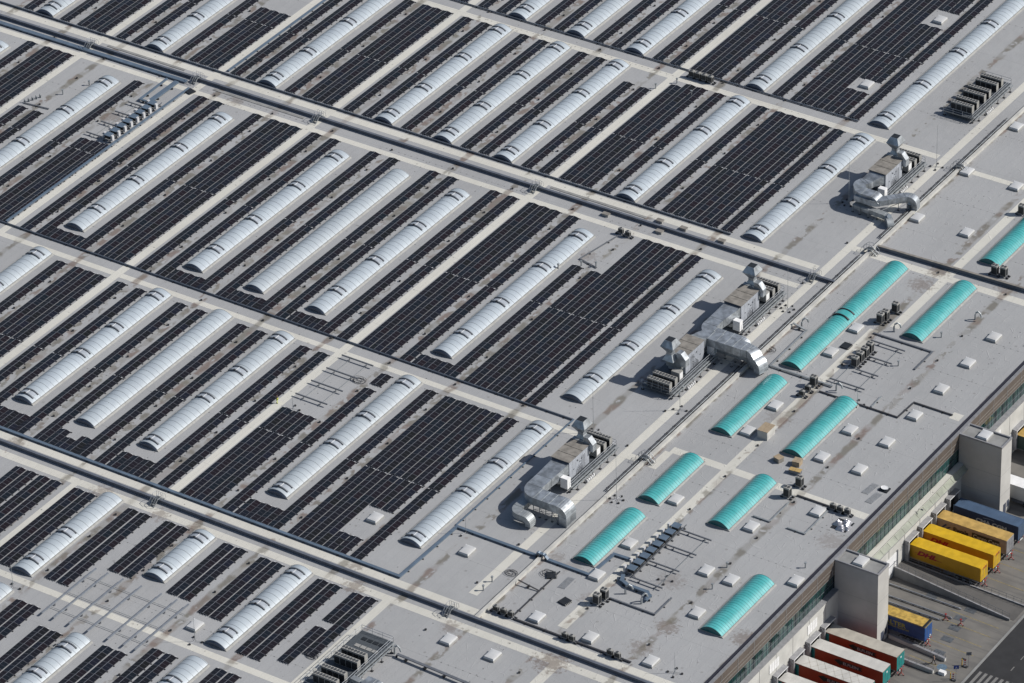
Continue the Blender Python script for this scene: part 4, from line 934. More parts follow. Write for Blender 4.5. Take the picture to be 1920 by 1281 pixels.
t = thing('condenser_platform', 'steel platform with six rows of condensers at the top right', 'platform', (170.3, 55.4, 0), 0, 'condenser platforms')
platform(t, 0, 6.0, 0, 15.2, 0.95, 'NSE')
for y in (1.3, 3.2, 6.0, 7.9, 10.8, 12.7): bank(t, 0.8, y, 0.95)
t = thing('condenser_platform', 'railed steel platform with four rows of condensers at the bottom edge', 'platform', (169.2, -148.6, 0), 0, 'condenser platforms')
platform(t, 0, 6.0, 0, 16.6, 0.95, 'NSEW')
for y in (1.7, 3.9, 7.4, 9.4): bank(t, 1.1, y, 0.95)
for yy in (12.6, 14.5):
    mb = MB(); mb.box(0, .9, 0, .7, .953, 1.02, 'coil' if yy > 13 else 'cond_body'); pdm = mb.mesh('unit_base_pad')
    for i in range(4): link('unit_base_pad', pdm, t, (1.2 + i * 1.1, yy, 0))
# big bright duct cut by the bottom picture edge
t = thing('roof_duct', 'shiny rounded galvanised duct hood cut off by the bottom picture edge', 'duct', (178.5, -144.5, 0))
me, _ = duct([('f', 1.6), ('p', -90, 1.3), ('f', .3)], (0, 0, 2.2), (1, 0, 0), 2.2, 1.7); link('duct', me, t)
me, _ = duct([('f', 3.4)], (-3.0, .8, 1.6), (1, -.1, 0), 1.0, .7, 'galv_d'); link('duct', me, t)
tray('cable_tray', 'dark pipe rack leading right from the railed condenser platform', [(177.2, -133.9, .6), (192.0, -134.4, .6)], 0.5, 0.16, 'steel', 0.4)
mb = MB(); mb.tube([(0, 0, 0), (0, 0, 1.0), (.15, 0, 1.5), (.6, 0, 1.8), (1.0, 0, 1.5), (1.2, 0, .9)], .16, 'galv_d', 8); gp = mb.mesh('bent_pipe')
for x, y, rz, lb in ((176.4, -133.4, 0, 'bent pipe rising beside the railed condenser platform'), (202.6, -102.2, 1.2, 'bent silver pipe at the end of the curved blue trunking'), (199.0, -101.3, 0.6, 'bent pipe between the twin condensers and the curved trunking'),
                     (198.9, -33.9, 0, 'bent pipe right of the single tall condenser'), (198.3, -13.0, .5, 'bent pipe near the tall condensers by the longest turquoise skylight'), (208.5, -2.5, 0, 'bent pipe stub alone near the right picture edge'), (184.0, -20.0, .8, 'bent black pipe loop beside the pale upstand wall')):
    o = link('bent_pipe', gp, None, (x, y, 0), rz); tag(o, lb, 'pipe', 'bent roof pipes')

# ------------------------------------------------------------------ free standing condensers
def cond_unit(label, x, y, rz=0.0, w_=1.1, d_=.95, h_=1.75, fans=2, frame=True, group='free standing condensers'):
    t = thing('condenser', label, 'condenser', (x, y, 0), rz, group)
    link('casing', cached(('cu', w_, d_, h_, fans), lambda: cond_mesh(w_, d_, h_, fans, 'x')), t, (-w_ / 2, -d_ / 2, .35))
    mb = MB()
    for s_ in (-d_ * .4, d_ * .4): mb.bar((-w_ / 2 - .4, s_, .27), (w_ / 2 + .4, s_, .27), .1, .14, 'steel')
    for sx in (-w_ / 2 - .3, w_ / 2 + .3):
        for s_ in (-d_ * .4, d_ * .4): mb.box(sx - .22, sx + .22, s_ - .16, s_ + .16, 0, .2, 'black')
    link('base_frame', mb.mesh('base_frame'), t)
for a in (('tall condenser, lower of the twin pair beside the longest turquoise skylight', 195.0, -11.9), ('tall condenser, upper of the twin pair beside the longest turquoise skylight', 195.3, -10.6), ('slim condenser standing just above the twin tall condensers', 195.6, -7.6),
          ('single tall condenser on the pale path below the L shaped tray', 194.9, -34.6), ('condenser lowest in the row of four beside the rail rack', 198.0, -25.9), ('condenser second from below in the row of four beside the rail rack', 198.0, -24.2),
          ('condenser third from below in the row of four beside the rail rack', 198.0, -22.5), ('condenser topmost in the row of four beside the rail rack', 198.0, -20.8), ('tall condenser above the pale cross path', 207.8, -61.4), ('tall condenser below the pale cross path', 207.6, -65.0),
          ('lower condenser of the twin pair beside the discarded cover', 196.6, -105.9), ('upper condenser of the twin pair beside the discarded cover', 196.9, -104.2), ('left condenser of the pair in front of the rightmost turquoise skylight', 204.6, 11.9), ('right condenser of the pair in front of the rightmost turquoise skylight', 206.2, 12.2),
          ('lone condenser near the right edge above the rightmost turquoise skylight', 199.2, 32.0)):
    cond_unit(*a)
for a in (('left condenser of the trio by the lower wall', 184.0, -116.0), ('middle condenser of the trio by the lower wall', 185.4, -116.0), ('right condenser of the trio by the lower wall', 186.8, -116.0), ('left small condenser of the pair on the pale path by the lower wall', 197.2, -116.3),
          ('right small condenser of that pair, by the lower wall beside a hatch', 198.5, -116.3), ('left small condenser of the pair at the end of the straight tray', 205.6, -116.3), ('right small condenser of the pair at the end of the straight tray', 207.0, -116.3),
          ('left box condenser of the three near the foil heap', 215.8, -64.3), ('middle box condenser of the three near the foil heap', 217.1, -64.3), ('right box condenser of the three near the foil heap', 218.5, -64.3), ('small white condenser above the lone tall one on the path', 194.9, -36.6), ('small white condenser lowest on the path by the turquoise skylight', 194.8, -38.4),
          ('left dark condenser of the pair beside the long skylight of the third band', 141.0, -10.4), ('right dark condenser of the pair beside the long skylight of the third band', 142.6, -10.6)):
    cond_unit(*a, w_=1.0, d_=.5, h_=.95, fans=1)
for i in range(4): cond_unit(f"{('leftmost', 'second', 'third', 'rightmost')[i]} condenser of the four standing on the upper cross path", 122.9 + i * 1.35, 43.5, 0, 1.1, .7, 1.2, 1)

# ------------------------------------------------------------------ rack of tilted grey covers with small white boxes
def rack(lbl, x, y0, n, step, sgn, box2):
    t = thing('condenser_rack', lbl, 'equipment rack', (x, y0, 0))
    mb = MB()
    for xx in (-.75, .75): mb.bar((xx, -.8, .5), (xx, n * step, .5), .12, .14, 'steel')
    for i in range(n + 1):
        yy = -.6 + i * step
        for xx in (-.75, .75): mb.box(xx - .06, xx + .06, yy - .06, yy + .06, 0, .5, 'steel'); mb.box(xx - .2, xx + .2, yy - .15, yy + .15, 0, .06, 'black')
    link('frame', mb.mesh('frame'), t)
    mc = MB(); mc.hexa([(-.72, -.68, 1.28), (.72, -.68, 1.28), (.72, .68, 1.28), (-.72, .68, 1.28), (-.72, -.68, 1.36), (.72, -.68, 1.36), (.72, .68, 1.36), (-.72, .68, 1.36)], 'blue_tray'); mc.box(-.62, .62, -.5, .5, .57, 1.2, 'coil'); mc = mc.mesh('covered_unit')
    mw_ = MB(); mw_.box(-.18, .18, -.28, .28, .5, 1.55, 'cond_w'); mw_ = mw_.mesh('inverter_box')
    for i in range(n):
        link('covered_unit', mc, t, (0, i * step, 0)); link('inverter_box', mw_, t, (sgn * 1.15, i * step - .35, 0))
        if box2: link('inverter_box', mw_, t, (-sgn * 1.15, i * step + .3, -.25))
rack('rack of eight grey covered units with white boxes on its left, lower right roof', 197.1, -96.2, 8, 1.93, -1, False)
rack('rack of eight grey covered units with white boxes on both sides, upper left roof', 41.8, -31.4, 8, 1.92, 1, True)

# ------------------------------------------------------------------ raised steel rails
def rails(lbl, specs, cross, h=0.6, group='raised steel rails', m='steel', bw=.2):
    x0, y0 = specs[0][0][0], specs[0][0][1]
    t = thing('beam_rack', lbl, 'steel beams', (x0, y0, 0), 0, group); o = Vector((x0, y0, 0))
    for a, b in specs:
        mb = MB(); A, B = Vector((*a, h)) - o, Vector((*b, h)) - o; mb.bar(A, B, bw, .2, m)
        for f in (.24, .77):
            c = A.lerp(B, f); mb.box(c.x - .05, c.x + .05, c.y - .05, c.y + .05, .0, h - .1, 'steel'); mb.box(c.x - .3, c.x + .05, c.y - .3, c.y + .05, 0, .06, 'steel')
        link('beam', mb.mesh('beam'), t)
    mb = MB()
    for a, b in cross: mb.bar(Vector((*a, .22)) - o, Vector((*b, .22)) - o, .07, .06, 'galv_d')
    link('tie_bars', mb.mesh('tie_bars'), t)
rails('four raised dark rails in the empty bay near the person on the roof', [((121.0, y), (127.6, y)) for y in (-68.9, -73.5, -78.0, -82.6)], [((122.7, -68.8), (122.7, -83.2)), ((126.2, -68.8), (126.2, -83.2))])
rails('seven long slanting grey rails at lower left on the roof', [((x, -154.5), (x + .1, -140.4)) for x in (122.6, 125.0, 128.1, 131.8, 135.8, 138.9, 141.2)], [((122, y), (142, y)) for y in (-152, -147.5, -142.5)], .6, m='rail', bw=.28)
rails('four dark rails reaching right from the rack with white boxes at left only', [((197.9, y), (203.6, y)) for y in (-82.4, -87.1, -92.3, -97.5)], [((202.5, -82.2), (202.5, -98.2))], .5)
rails('four dark rails beside the row of four condensers at right', [((196.6, -18.0), (203.3, -18.0)), ((199.0, -22.6), (203.3, -22.6)), ((198.8, -27.1), (203.2, -27.1)), ((196.4, -31.8), (203.2, -31.8))], [((202.0, -17.8), (202.0, -32.4)), ((197.4, -17.8), (197.4, -33))], .5)
rails('short dark rails on the far side of the upper left rack', [((36.8, y), (40.4, y)) for y in (-19.0, -23.0, -27.3, -31.8)], [((38.6, -18.8), (38.6, -32.4))], .5)

# ------------------------------------------------------------------ lightning rods on star shaped feet
def rod(x, y, h, n, lbl):
    t = thing('lightning_rod', lbl, 'lightning rod', (x, y, 0), 0, 'lightning rods on the roof')
    mb = MB(); mb.tube([(0, 0, .1), (0, 0, h * .5), (0, 0, h)], [.045, .035, .018], 'galv_d', 5); link('mast', mb.mesh('mast'), t)
    mb = MB()
    for i in range(n):
        a = 2 * math.pi * i / n + .3; c, s_ = math.cos(a) * 1.15, math.sin(a) * 1.15
        mb.tube([(0, 0, .18), (c, s_, .18)], .03, 'steel', 4); mb.cyl(c, s_, 0, .2, .2, 'black', 8)
    link('foot', mb.mesh('foot'), t)
for a in ((170.4, -65.8, 9, 6, 'tall lightning rod just above the lowest air handling unit'), (184.0, -80.1, 9, 6, 'lightning rod on a six armed foot right of the pale upstand wall'), (170.7, 19.5, 9.5, 6, 'tall lightning rod left of the uppermost tangle of ducts'),
          (179.0, -16.3, 8.5, 6, 'tall lightning rod left of the longest turquoise skylight'), (179.3, -52.6, 8, 4, 'lightning rod on the pale path below the joined air handling units'), (178.2, 38.5, 9, 4, 'tall lightning rod above the uppermost air handling unit'),
          (114.0, -151.0, 5, 3, 'lightning rod below the first skylight of the fifth band'), (147.6, -147.2, 5, 3, 'lightning rod on the pale path left of the bottom skylights'), (168.0, -100.7, 4, 3, 'small lightning rod near the lower blue tray corner'),
          (123.0, -86.2, 3, 4, 'small lightning rod beside the four raised dark rails'), (202.6, -95.0, 3.5, 4, 'small lightning rod near the twin condensers'), (204.0, -35.6, 3, 4, 'small lightning rod by the zigzag cable run'), (216.6, -114.8, 4, 4, 'lightning rod on a square base by the lower dock edge')):
    rod(*a)

# ------------------------------------------------------------------ loose things on the roof
def crate(x, y, w_, d_, h_, lbl, m, flap=False, rz=0.0, top=None):
    t = thing('box', lbl, 'box', (x, y, 0), rz, 'boxes on the roof')
    mb = MB(); mb.box(0, w_, 0, d_, 0, h_, m, top); link('box_body', mb.mesh('box_body'), t)
    mb = MB(); mb.box(-.04, w_ * .48, -.04, d_ + .04, h_ + .01, h_ + .05, top or m); mb.box(w_ * .52, w_ + .04, -.04, d_ + .04, h_ + .01, h_ + .08, top or m)
    link('flaps', mb.mesh('flaps'), t)
crate(194.6, -52.8, 1.9, 2.6, 1.6, 'pale wooden equipment crate standing across the pale path', 'firewall_l', top='cardboard')
crate(200.3, -57.2, 1.3, 1.2, .8, 'open cardboard box left of the turquoise skylight end', 'ahu_roof', top='cardboard', rz=-.3)
crate(203.7, -56.9, 1.3, 1.4, .9, 'cardboard box against the turquoise skylight end', 'cardboard', rz=.1)
crate(204.3, -59.0, 2.0, .9, .7, 'orange topped cardboard box below the other two', 'steel', top='cardboard_o', rz=.1)
random.seed(3)
t = thing('foil_heap', 'crumpled silver foil sheets heaped on a pallet by the dock edge', 'foil')
t.location = (219.4, -66.9, 0)
for k in range(4):
    mb = MB(); mi = mb._m('foil'); n = 8; cx, cy = ((-.9, -.3), (.2, .5), (.7, -.6), (.1, -1.3))[k]
    for j in range(n + 1):
        for i in range(n + 1):
            u_, v_ = i / n * 2 - 1, j / n * 2 - 1; mb.v.append((cx + u_ * .75, cy + v_ * .7, max(0.01, .6 * (1 - u_ * u_) * (1 - v_ * v_) + random.uniform(0, .22) * (abs(u_) < .95) * (abs(v_) < .95))))
    for j in range(n):
        for i in range(n): a_ = j * (n + 1) + i; mb.f.append((a_, a_ + 1, a_ + n + 2, a_ + n + 1)); mb.mi.append(mi)
    link('foil_sheet', mb.mesh('foil_sheet'), t)
mb = MB(); mb.box(-1.6, 1.3, -1.9, 1.2, 0.0, .01, 'coil'); link('pallet', mb.mesh('pallet'), t)
t = thing('satellite_dish', 'white satellite dish lying on a dark base by the dock edge', 'satellite dish', (220.2, -55.0, 0))
mb = MB(); mb.box(-.8, .8, -.7, .7, 0, .18, 'coil'); link('base', mb.mesh('base'), t)
mb = MB(); loft(mb, [[(r_ * math.cos(a * .524), r_ * math.sin(a * .524) * .8, z_) for a in range(12)] for r_, z_ in ((.12, .2), (.62, .34), (.68, .5), (.45, .46))], 'white'); link('dish', mb.mesh('dish'), t)
mb = MB()
for i in range(6): mb.bar((i * .22, 0, .1), (i * .22 + .3, 3.2, .1), .07, .08, 'rail')
br = mb.mesh('rail_bundle')
for x, y, rz, lb in ((217.4, -57.6, .0, 'bundle of grey rails lying left of the satellite dish'), (219.2, -59.6, .0, 'bundle of rails lying below the satellite dish'), (219.6, -5.6, 0, 'bundle of grey rails at the dock edge near the right picture edge'), (188.9, -105.4, .1, 'bundle of pale pipes lying left of the twin condensers')):
    tag(link('rail_bundle', br, None, (x, y, 0), rz), lb, 'rails', 'loose rail bundles')
mb = MB(); mb.box(0, 1.5, 0, 1.7, 0, .25, 'coil')
for i in range(5): mb.box(1.5, 1.7, .1 + i * .33, .25 + i * .33, 0, .2, 'cond_body')
pm = mb.mesh('pallet')
for x, y, rz, lb in ((191.0, -108.8, -.2, 'dark slatted pallet left of the twin condensers'), (186.1, -104.5, .6, 'dark slatted pallet beside the cable loops'), (44.8, -10.4, 1.3, 'dark grating piece beside the blue ducts'), (192.8, -22.1, 0, 'dark mat beside the lower hatch of the longest turquoise skylight')):
    tag(link('pallet', pm, None, (x, y, 0.004), rz), lb, 'pallet', 'dark pallets and mats')
def coil_(x, y, lb, r0=1.0):
    mb = MB()
    for k in range(5):
        r_ = r0 * (.5 + .14 * k); ox, oy = random.uniform(-.3, .3), random.uniform(-.3, .3)
        mb.tube([(ox + r_ * math.cos(a * .5), oy + r_ * .7 * math.sin(a * .5), .06 + .12 * (k % 3) + random.uniform(0, .08)) for a in range(13)], .035, 'gutter_cable', 4)
    tag(link('cable_coil', mb.mesh('cable_coil'), None, (x, y, 0)), lb, 'cable', 'loose cable coils')
coil_(127.6, -73.2, 'tangled heap of black cables right of the four raised rails', 1.3); coil_(185.6, -103.2, 'looped black cables beside the lower pale upstand wall', 1.3); coil_(180.4, -106.2, 'tangle of cables crossing the pale upstand wall low down', 1.1)
coil_(165.6, -140.6, 'black cable reel heap left of the railed condenser platform', 1.1); coil_(182.8, -29.0, 'tangle of cables where pipes cross the upstand wall', 1.2)
# boxes on the walls' path (four old skylight curbs beside the upper fire wall) and grating strips
for x, y, lb in ((134.7, -6.9, 'flat grey cover box below the upper fire wall, left one'), (144.2, -3.8, 'flat grey cover box above the upper fire wall, left one'), (149.2, -3.8, 'flat grey cover box above the upper fire wall, middle one'), (157.2, -3.9, 'flat grey cover box above the upper fire wall, right one'), (146.0, -6.9, 'flat grey cover box below the upper fire wall, right one')):
    t = thing('cover_box', lb, 'box', (x, y, 0), 0, 'flat cover boxes beside the fire wall')
    mb = MB(); mb.box(0, 1.3, 0, .8, 0, .45, 'cond_body'); link('box_body', mb.mesh('box_body'), t); mb = MB(); mb.box(-.06, 1.36, -.06, .86, .45, .52, 'ahu_roof'); link('lid', mb.mesh('lid'), t)
for x0, x1, y, lb in ((20.0, 38.5, -3.35, 'long dark gravel strip above the upper fire wall at left'), (47.5, 68.5, -6.4, 'long dark gravel strip below the upper fire wall at left'), (121.5, 142.0, -3.4, 'long dark gravel strip above the upper fire wall in the middle')):
    mb = MB(); mb.box(0, x1 - x0, -.3, .3, 0, .07, 'concrete_d'); tag(link('gravel_strip', mb.mesh('gravel_strip'), None, (x0, y, .01)), lb, 'gravel strip', 'gravel strips along the fire wall')
mb = MB(); mb.poly([(219.1, -31.3, .012), (221.0, -31.3, .012), (221.0, -29.3, .012), (219.1, -29.3, .012)], 'cream'); struct('roof_patch', mb)
# small vent pipes and stubs
mb = MB(); mb.cyl(0, 0, 0, .9, .12, 'galv_d', 8); mb.cyl(0, 0, .9, 1.1, .22, 'galv_d', 8); vp = mb.mesh('vent_pipe')
for x, y, lb in ((179.1, -112.3, 'squat vent pipe left of the pale upstand wall, lower one'), (179.0, -109.6, 'squat vent pipe left of the pale upstand wall, upper one'), (126.3, 37.7, 'vent pipe beside the third skylight of the second band'), (119.2, 36.5, 'vent pipe near the walkway of the second band'), (121.6, 40.2, 'vent pipe where two pale walkways cross above the second band'),
                 (26.2, -17.2, 'vent stack on the empty upper left bay'), (24.0, -22.5, 'small twin vents on the empty upper left bay'), (204.2, -21.9, 'blue vent stub right of the row of four rails'), (140.6, -23.0, 'grey vent stub beside the third band skylight'), (143.0, -21.9, 'vent pipe among the stained pipes of the third band'), (137.6, -25.9, 'vent pipe close to the skylight of the third band'),
                 (210.2, -93.0, 'vent pipe beside the valley right of the rack rails'), (209.2, -86.8, 'small vent between the rack rails and the dock edge'), (206.2, -10.4, 'vent pipe on the bent pipe run near the right skylight'), (176.8, -47.5, 'vent stub on the clear roof below the joined units'), (220.0, -80.4, 'thin vent pipe at the dock edge by the tower')):
    tag(link('vent_pipe', vp, None, (x, y, 0)), lb, 'vent pipe', 'small roof vent pipes')
mb = MB()
for i in range(5): mb.cyl(i * .32, i * .75, 0, .75, .11, 'galv_d', 8); mb.cyl(i * .32 + .25, i * .75, 0, .55, .11, 'galv_d', 8)
tag(link('pipe_cluster', mb.mesh('pipe_cluster'), None, (19.6, -28.6, 0)), 'row of short pipe stubs on the empty upper left bay', 'pipes')
tray('cable_tray', 'dark pipe from the row of stubs on the upper left bay', [(19.8, -28.9), (25.2, -28.3)], .2, .14, 'steel')
tray('cable_tray', 'dark crooked pipe on the stained clearing of the third band', [(140.9, -11.6), (139.2, -21.3), (143.4, -22.3)], .2, .14, 'steel')

# ------------------------------------------------------------------ people
def person(label, x, y, z, heading, mats, pose):
    """skinned figure; x forward, z up, 1.78 m"""
    top_, leg_, skin_ = mats
    t = thing('person', label, 'person', (x, y, z), heading)
    J = pose
    def skin(nm, verts, edges, radii, m, parent):
        me = bpy.data.meshes.new(nm); me.from_pydata(verts, edges, []); o = link(nm, me, parent)
        md_ = o.modifiers.new('s', 'SKIN'); me.skin_vertices.new() if not me.skin_vertices else None
        for v, r_ in zip(me.skin_vertices[0].data, radii): v.radius = (r_, r_)
        me.skin_vertices[0].data[0].use_root = True
        sb = o.modifiers.new('b', 'SUBSURF'); sb.levels = 1; sb.render_levels = 1
        bpy.context.view_layer.update()
        m2 = bpy.data.meshes.new_from_object(o.evaluated_get(bpy.context.evaluated_depsgraph_get())); o.modifiers.clear(); o.data = m2
        m2.materials.clear(); m2.materials.append(M[m])
        for p in m2.polygons: p.use_smooth = True
        return o
    names = list(J); idx = {n: i for i, n in enumerate(names)}
    E_ = [('pel', 'chest'), ('chest', 'neck'), ('neck', 'head'), ('head', 'crown'), ('pel', 'hl'), ('hl', 'kl'), ('kl', 'al'), ('al', 'tl'), ('pel', 'hr'), ('hr', 'kr'), ('kr', 'ar'), ('ar', 'tr'),
          ('chest', 'sl'), ('sl', 'el'), ('el', 'wl'), ('wl', 'fl'), ('chest', 'sr'), ('sr', 'er'), ('er', 'wr'), ('wr', 'fr')]
    rad = dict(pel=.135, chest=.15, neck=.06, head=.095, crown=.08, hl=.10, kl=.062, al=.042, tl=.035, hr=.10, kr=.062, ar=.042, tr=.035, sl=.07, el=.045, wl=.032, fl=.03, sr=.07, er=.045, wr=.032, fr=.03)
    b = skin('body', [J[n] for n in names], [(idx[p], idx[q_]) for p, q_ in E_], [rad[n] for n in names], skin_, t)
    tr_ = [n for n in ('pel', 'hl', 'kl', 'al', 'hr', 'kr', 'ar')]; ti = {n: i for i, n in enumerate(tr_)}
    skin('trousers', [J[n] for n in tr_], [(ti[a_], ti[c_]) for a_, c_ in (('pel', 'hl'), ('hl', 'kl'), ('kl', 'al'), ('pel', 'hr'), ('hr', 'kr'), ('kr', 'ar'))], [rad[n] * 1.22 for n in tr_], leg_, t)
    tr_ = ['chest', 'pel', 'neck', 'sl', 'el', 'wl', 'sr', 'er', 'wr']; ti = {n: i for i, n in enumerate(tr_)}
    JJ = dict(J); JJ['neck'] = tuple(Vector(J['chest']).lerp(Vector(J['neck']), .7))
    skin('jacket', [JJ[n] for n in tr_], [(ti[a_], ti[c_]) for a_, c_ in (('chest', 'pel'), ('chest', 'neck'), ('chest', 'sl'), ('sl', 'el'), ('el', 'wl'), ('chest', 'sr'), ('sr', 'er'), ('er', 'wr'))], [rad[n] * 1.2 for n in tr_], top_, t)
    mb = MB(); h = Vector(J['head']); c = Vector(J['crown'])
    loft(mb, [[(c.x + r_ * math.cos(a_ * .7854) - .015, c.y + r_ * .9 * math.sin(a_ * .7854), zz) for a_ in range(8)] for r_, zz in ((.104, h.z + .03), (.105, c.z + .02), (.06, c.z + .085))], 'hair'); link('hair', mb.mesh('hair', True), t)
    mb = MB()
    mb.tube([(h.x + .09, h.y, h.z + .01), (h.x + .115, h.y, h.z - .02)], .013, 'skin', 5)
    for s_ in (-.035, .035): mb.box(h.x + .088, h.x + .098, h.y + s_ - .01, h.y + s_ + .01, h.z + .02, h.z + .035, 'black')
    mb.box(h.x + .085, h.x + .095, h.y - .02, h.y + .02, h.z - .055, h.z - .045, 'red')
    link('face', mb.mesh('face'), b)
    mb = MB()
    for wn_ in ('l', 'r'):
        f = Vector(J['f' + wn_]); w0_ = Vector(J['w' + wn_]); d = (f - w0_).normalized()
        sd_ = d.cross(Vector((0, 1, 0))).normalized()
        for k in range(4): o_ = f + sd_ * (.012 * (k - 1.5) * 1.6); mb.tube([o_, o_ + d * (.035 + .008 * (k in (1, 2))), o_ + d * (.06 + .01 * (k in (1, 2))) + Vector((.01, 0, 0))], [.010, .009, .007], 'skin', 5)
        mb.tube([f - d * .03, f - d * .01 + sd_ * .035, f + d * .02 + sd_ * .045], [.011, .010, .008], 'skin', 5)
    link('fingers', mb.mesh('fingers'), b)
    mb = MB()
    for n in ('l', 'r'):
        a_ = Vector(J['a' + n]); tt = Vector(J['t' + n]); d = (tt - a_); d.z = 0; d.normalize(); s_ = Vector((-d.y, d.x, 0)) * .05; base = Vector((a_.x, a_.y, min(a_.z, tt.z) - .05))
        p0, p1 = base - d * .07, base + d * .2; up = Vector((0, 0, .09)); mb.hexa([p0 - s_, p1 - s_, p1 + s_, p0 + s_, p0 - s_ + up, p1 - s_ + up * .6, p1 + s_ + up * .6, p0 + s_ + up], 'black')
    link('shoes', mb.mesh('shoes'), t)
    return t
STAND = dict(pel=(0, 0, .95), chest=(0.02, 0, 1.28), neck=(.02, 0, 1.48), head=(.035, 0, 1.62), crown=(.03, 0, 1.70), hl=(0, .09, .90), kl=(.04, .10, .49), al=(.0, .11, .08), tl=(.12, .12, .05),
             hr=(0, -.09, .90), kr=(.07, -.10, .49), ar=(.06, -.11, .08), tr=(.18, -.12, .05), sl=(0, .19, 1.40), el=(-.02, .25, 1.12), wl=(.06, .24, .87), fl=(.09, .23, .79), sr=(0, -.19, 1.40), er=(.0, -.26, 1.12), wr=(.12, -.22, .92), fr=(.17, -.2, .86))
STRIDE = dict(pel=(0, 0, .92), chest=(0.06, 0, 1.25), neck=(.08, 0, 1.45), head=(.11, 0, 1.59), crown=(.11, 0, 1.67), hl=(0, .09, .87), kl=(.27, .10, .50), al=(.34, .11, .10), tl=(.46, .11, .08),
              hr=(0, -.09, .87), kr=(.02, -.10, .46), ar=(-.30, -.11, .18), tr=(-.2, -.12, .06), sl=(.03, .19, 1.37), el=(-.13, .26, 1.12), wl=(-.05, .28, .88), fl=(-.01, .28, .80), sr=(.03, -.19, 1.37), er=(.16, -.26, 1.13), wr=(.38, -.24, 1.04), fr=(.46, -.23, 1.02))
person('person in bright yellow trousers and dark jacket standing on the pale roof walkway', 119.6, -86.0, 0.016, R(-150), ('cloth', 'hivis', 'skin'), STAND)
person('person in dark clothes striding across the loading yard beside a low ramp wall', 241.1, -75.4, G, R(160), ('cloth', 'cloth', 'skin'), STRIDE)

# ------------------------------------------------------------------ dock shelters
def shelter(y, label):
    t = thing('dock_shelter', label, 'dock shelter', (223.8, y, -13.2), 0, 'grey dock shelters')
    mb = MB(); H = 3.9
    mb.box(0, .85, 0, .42, 0, H, 'coping'); sp = mb.mesh('side_panel'); link('side_panel', sp, t); link('side_panel', sp, t, (0, 3.0, 0))
    mb = MB(); mb.hexa([(0, -.03, H), (.92, -.03, H), (.92, 3.45, H), (0, 3.45, H), (0, -.03, H + .16), (.92, -.03, H + .08), (.92, 3.45, H + .08), (0, 3.45, H + .16)], 'coping'); mb.box(.921, .95, -.03, 3.45, H - .05, H + .07, 'white'); link('canopy', mb.mesh('canopy'), t)
    mb = MB(); mb.box(.02, .1, .42, 3.0, 0, H, 'coil'); link('curtain', mb.mesh('curtain'), t)
    mb = MB(); mb.tube([(0, -.25, H - .6), (.35, -.3, H + .1), (.6, -.35, H + .05), (.8, -.38, H - .3)], .05, 'steel', 5); mb.cyl(.82, -.38, H - .5, H - .28, .1, 'steel', 6); link('dock_lamp', mb.mesh('dock_lamp'), t)
SH = [(-97.2, 'lowest grey dock shelter, at the fourth red trailer'), (-91.9, 'grey dock shelter at the red trailer with a patterned roof, left of the tower'), (-86.8, 'grey dock shelter at the second red trailer left of the tower'), (-82.1, 'grey dock shelter tucked against the tower at the first red trailer'),
      (-54.5, 'grey dock shelter at the nearer plain yellow trailer'), (-49.9, 'grey dock shelter at the farther plain yellow trailer'), (-45.2, 'grey dock shelter at the tan roofed trailer'), (-40.5, 'grey dock shelter in the shade at the blue container'),
      (-71.9, 'grey dock shelter hidden behind the tower at the blue trailer'), (-29.6, 'grey dock shelter at the white trailer by the right picture edge'), (-16.9, 'grey dock shelter at the dark green trailer by the right picture edge')]
for y, lb in SH: shelter(y, lb)

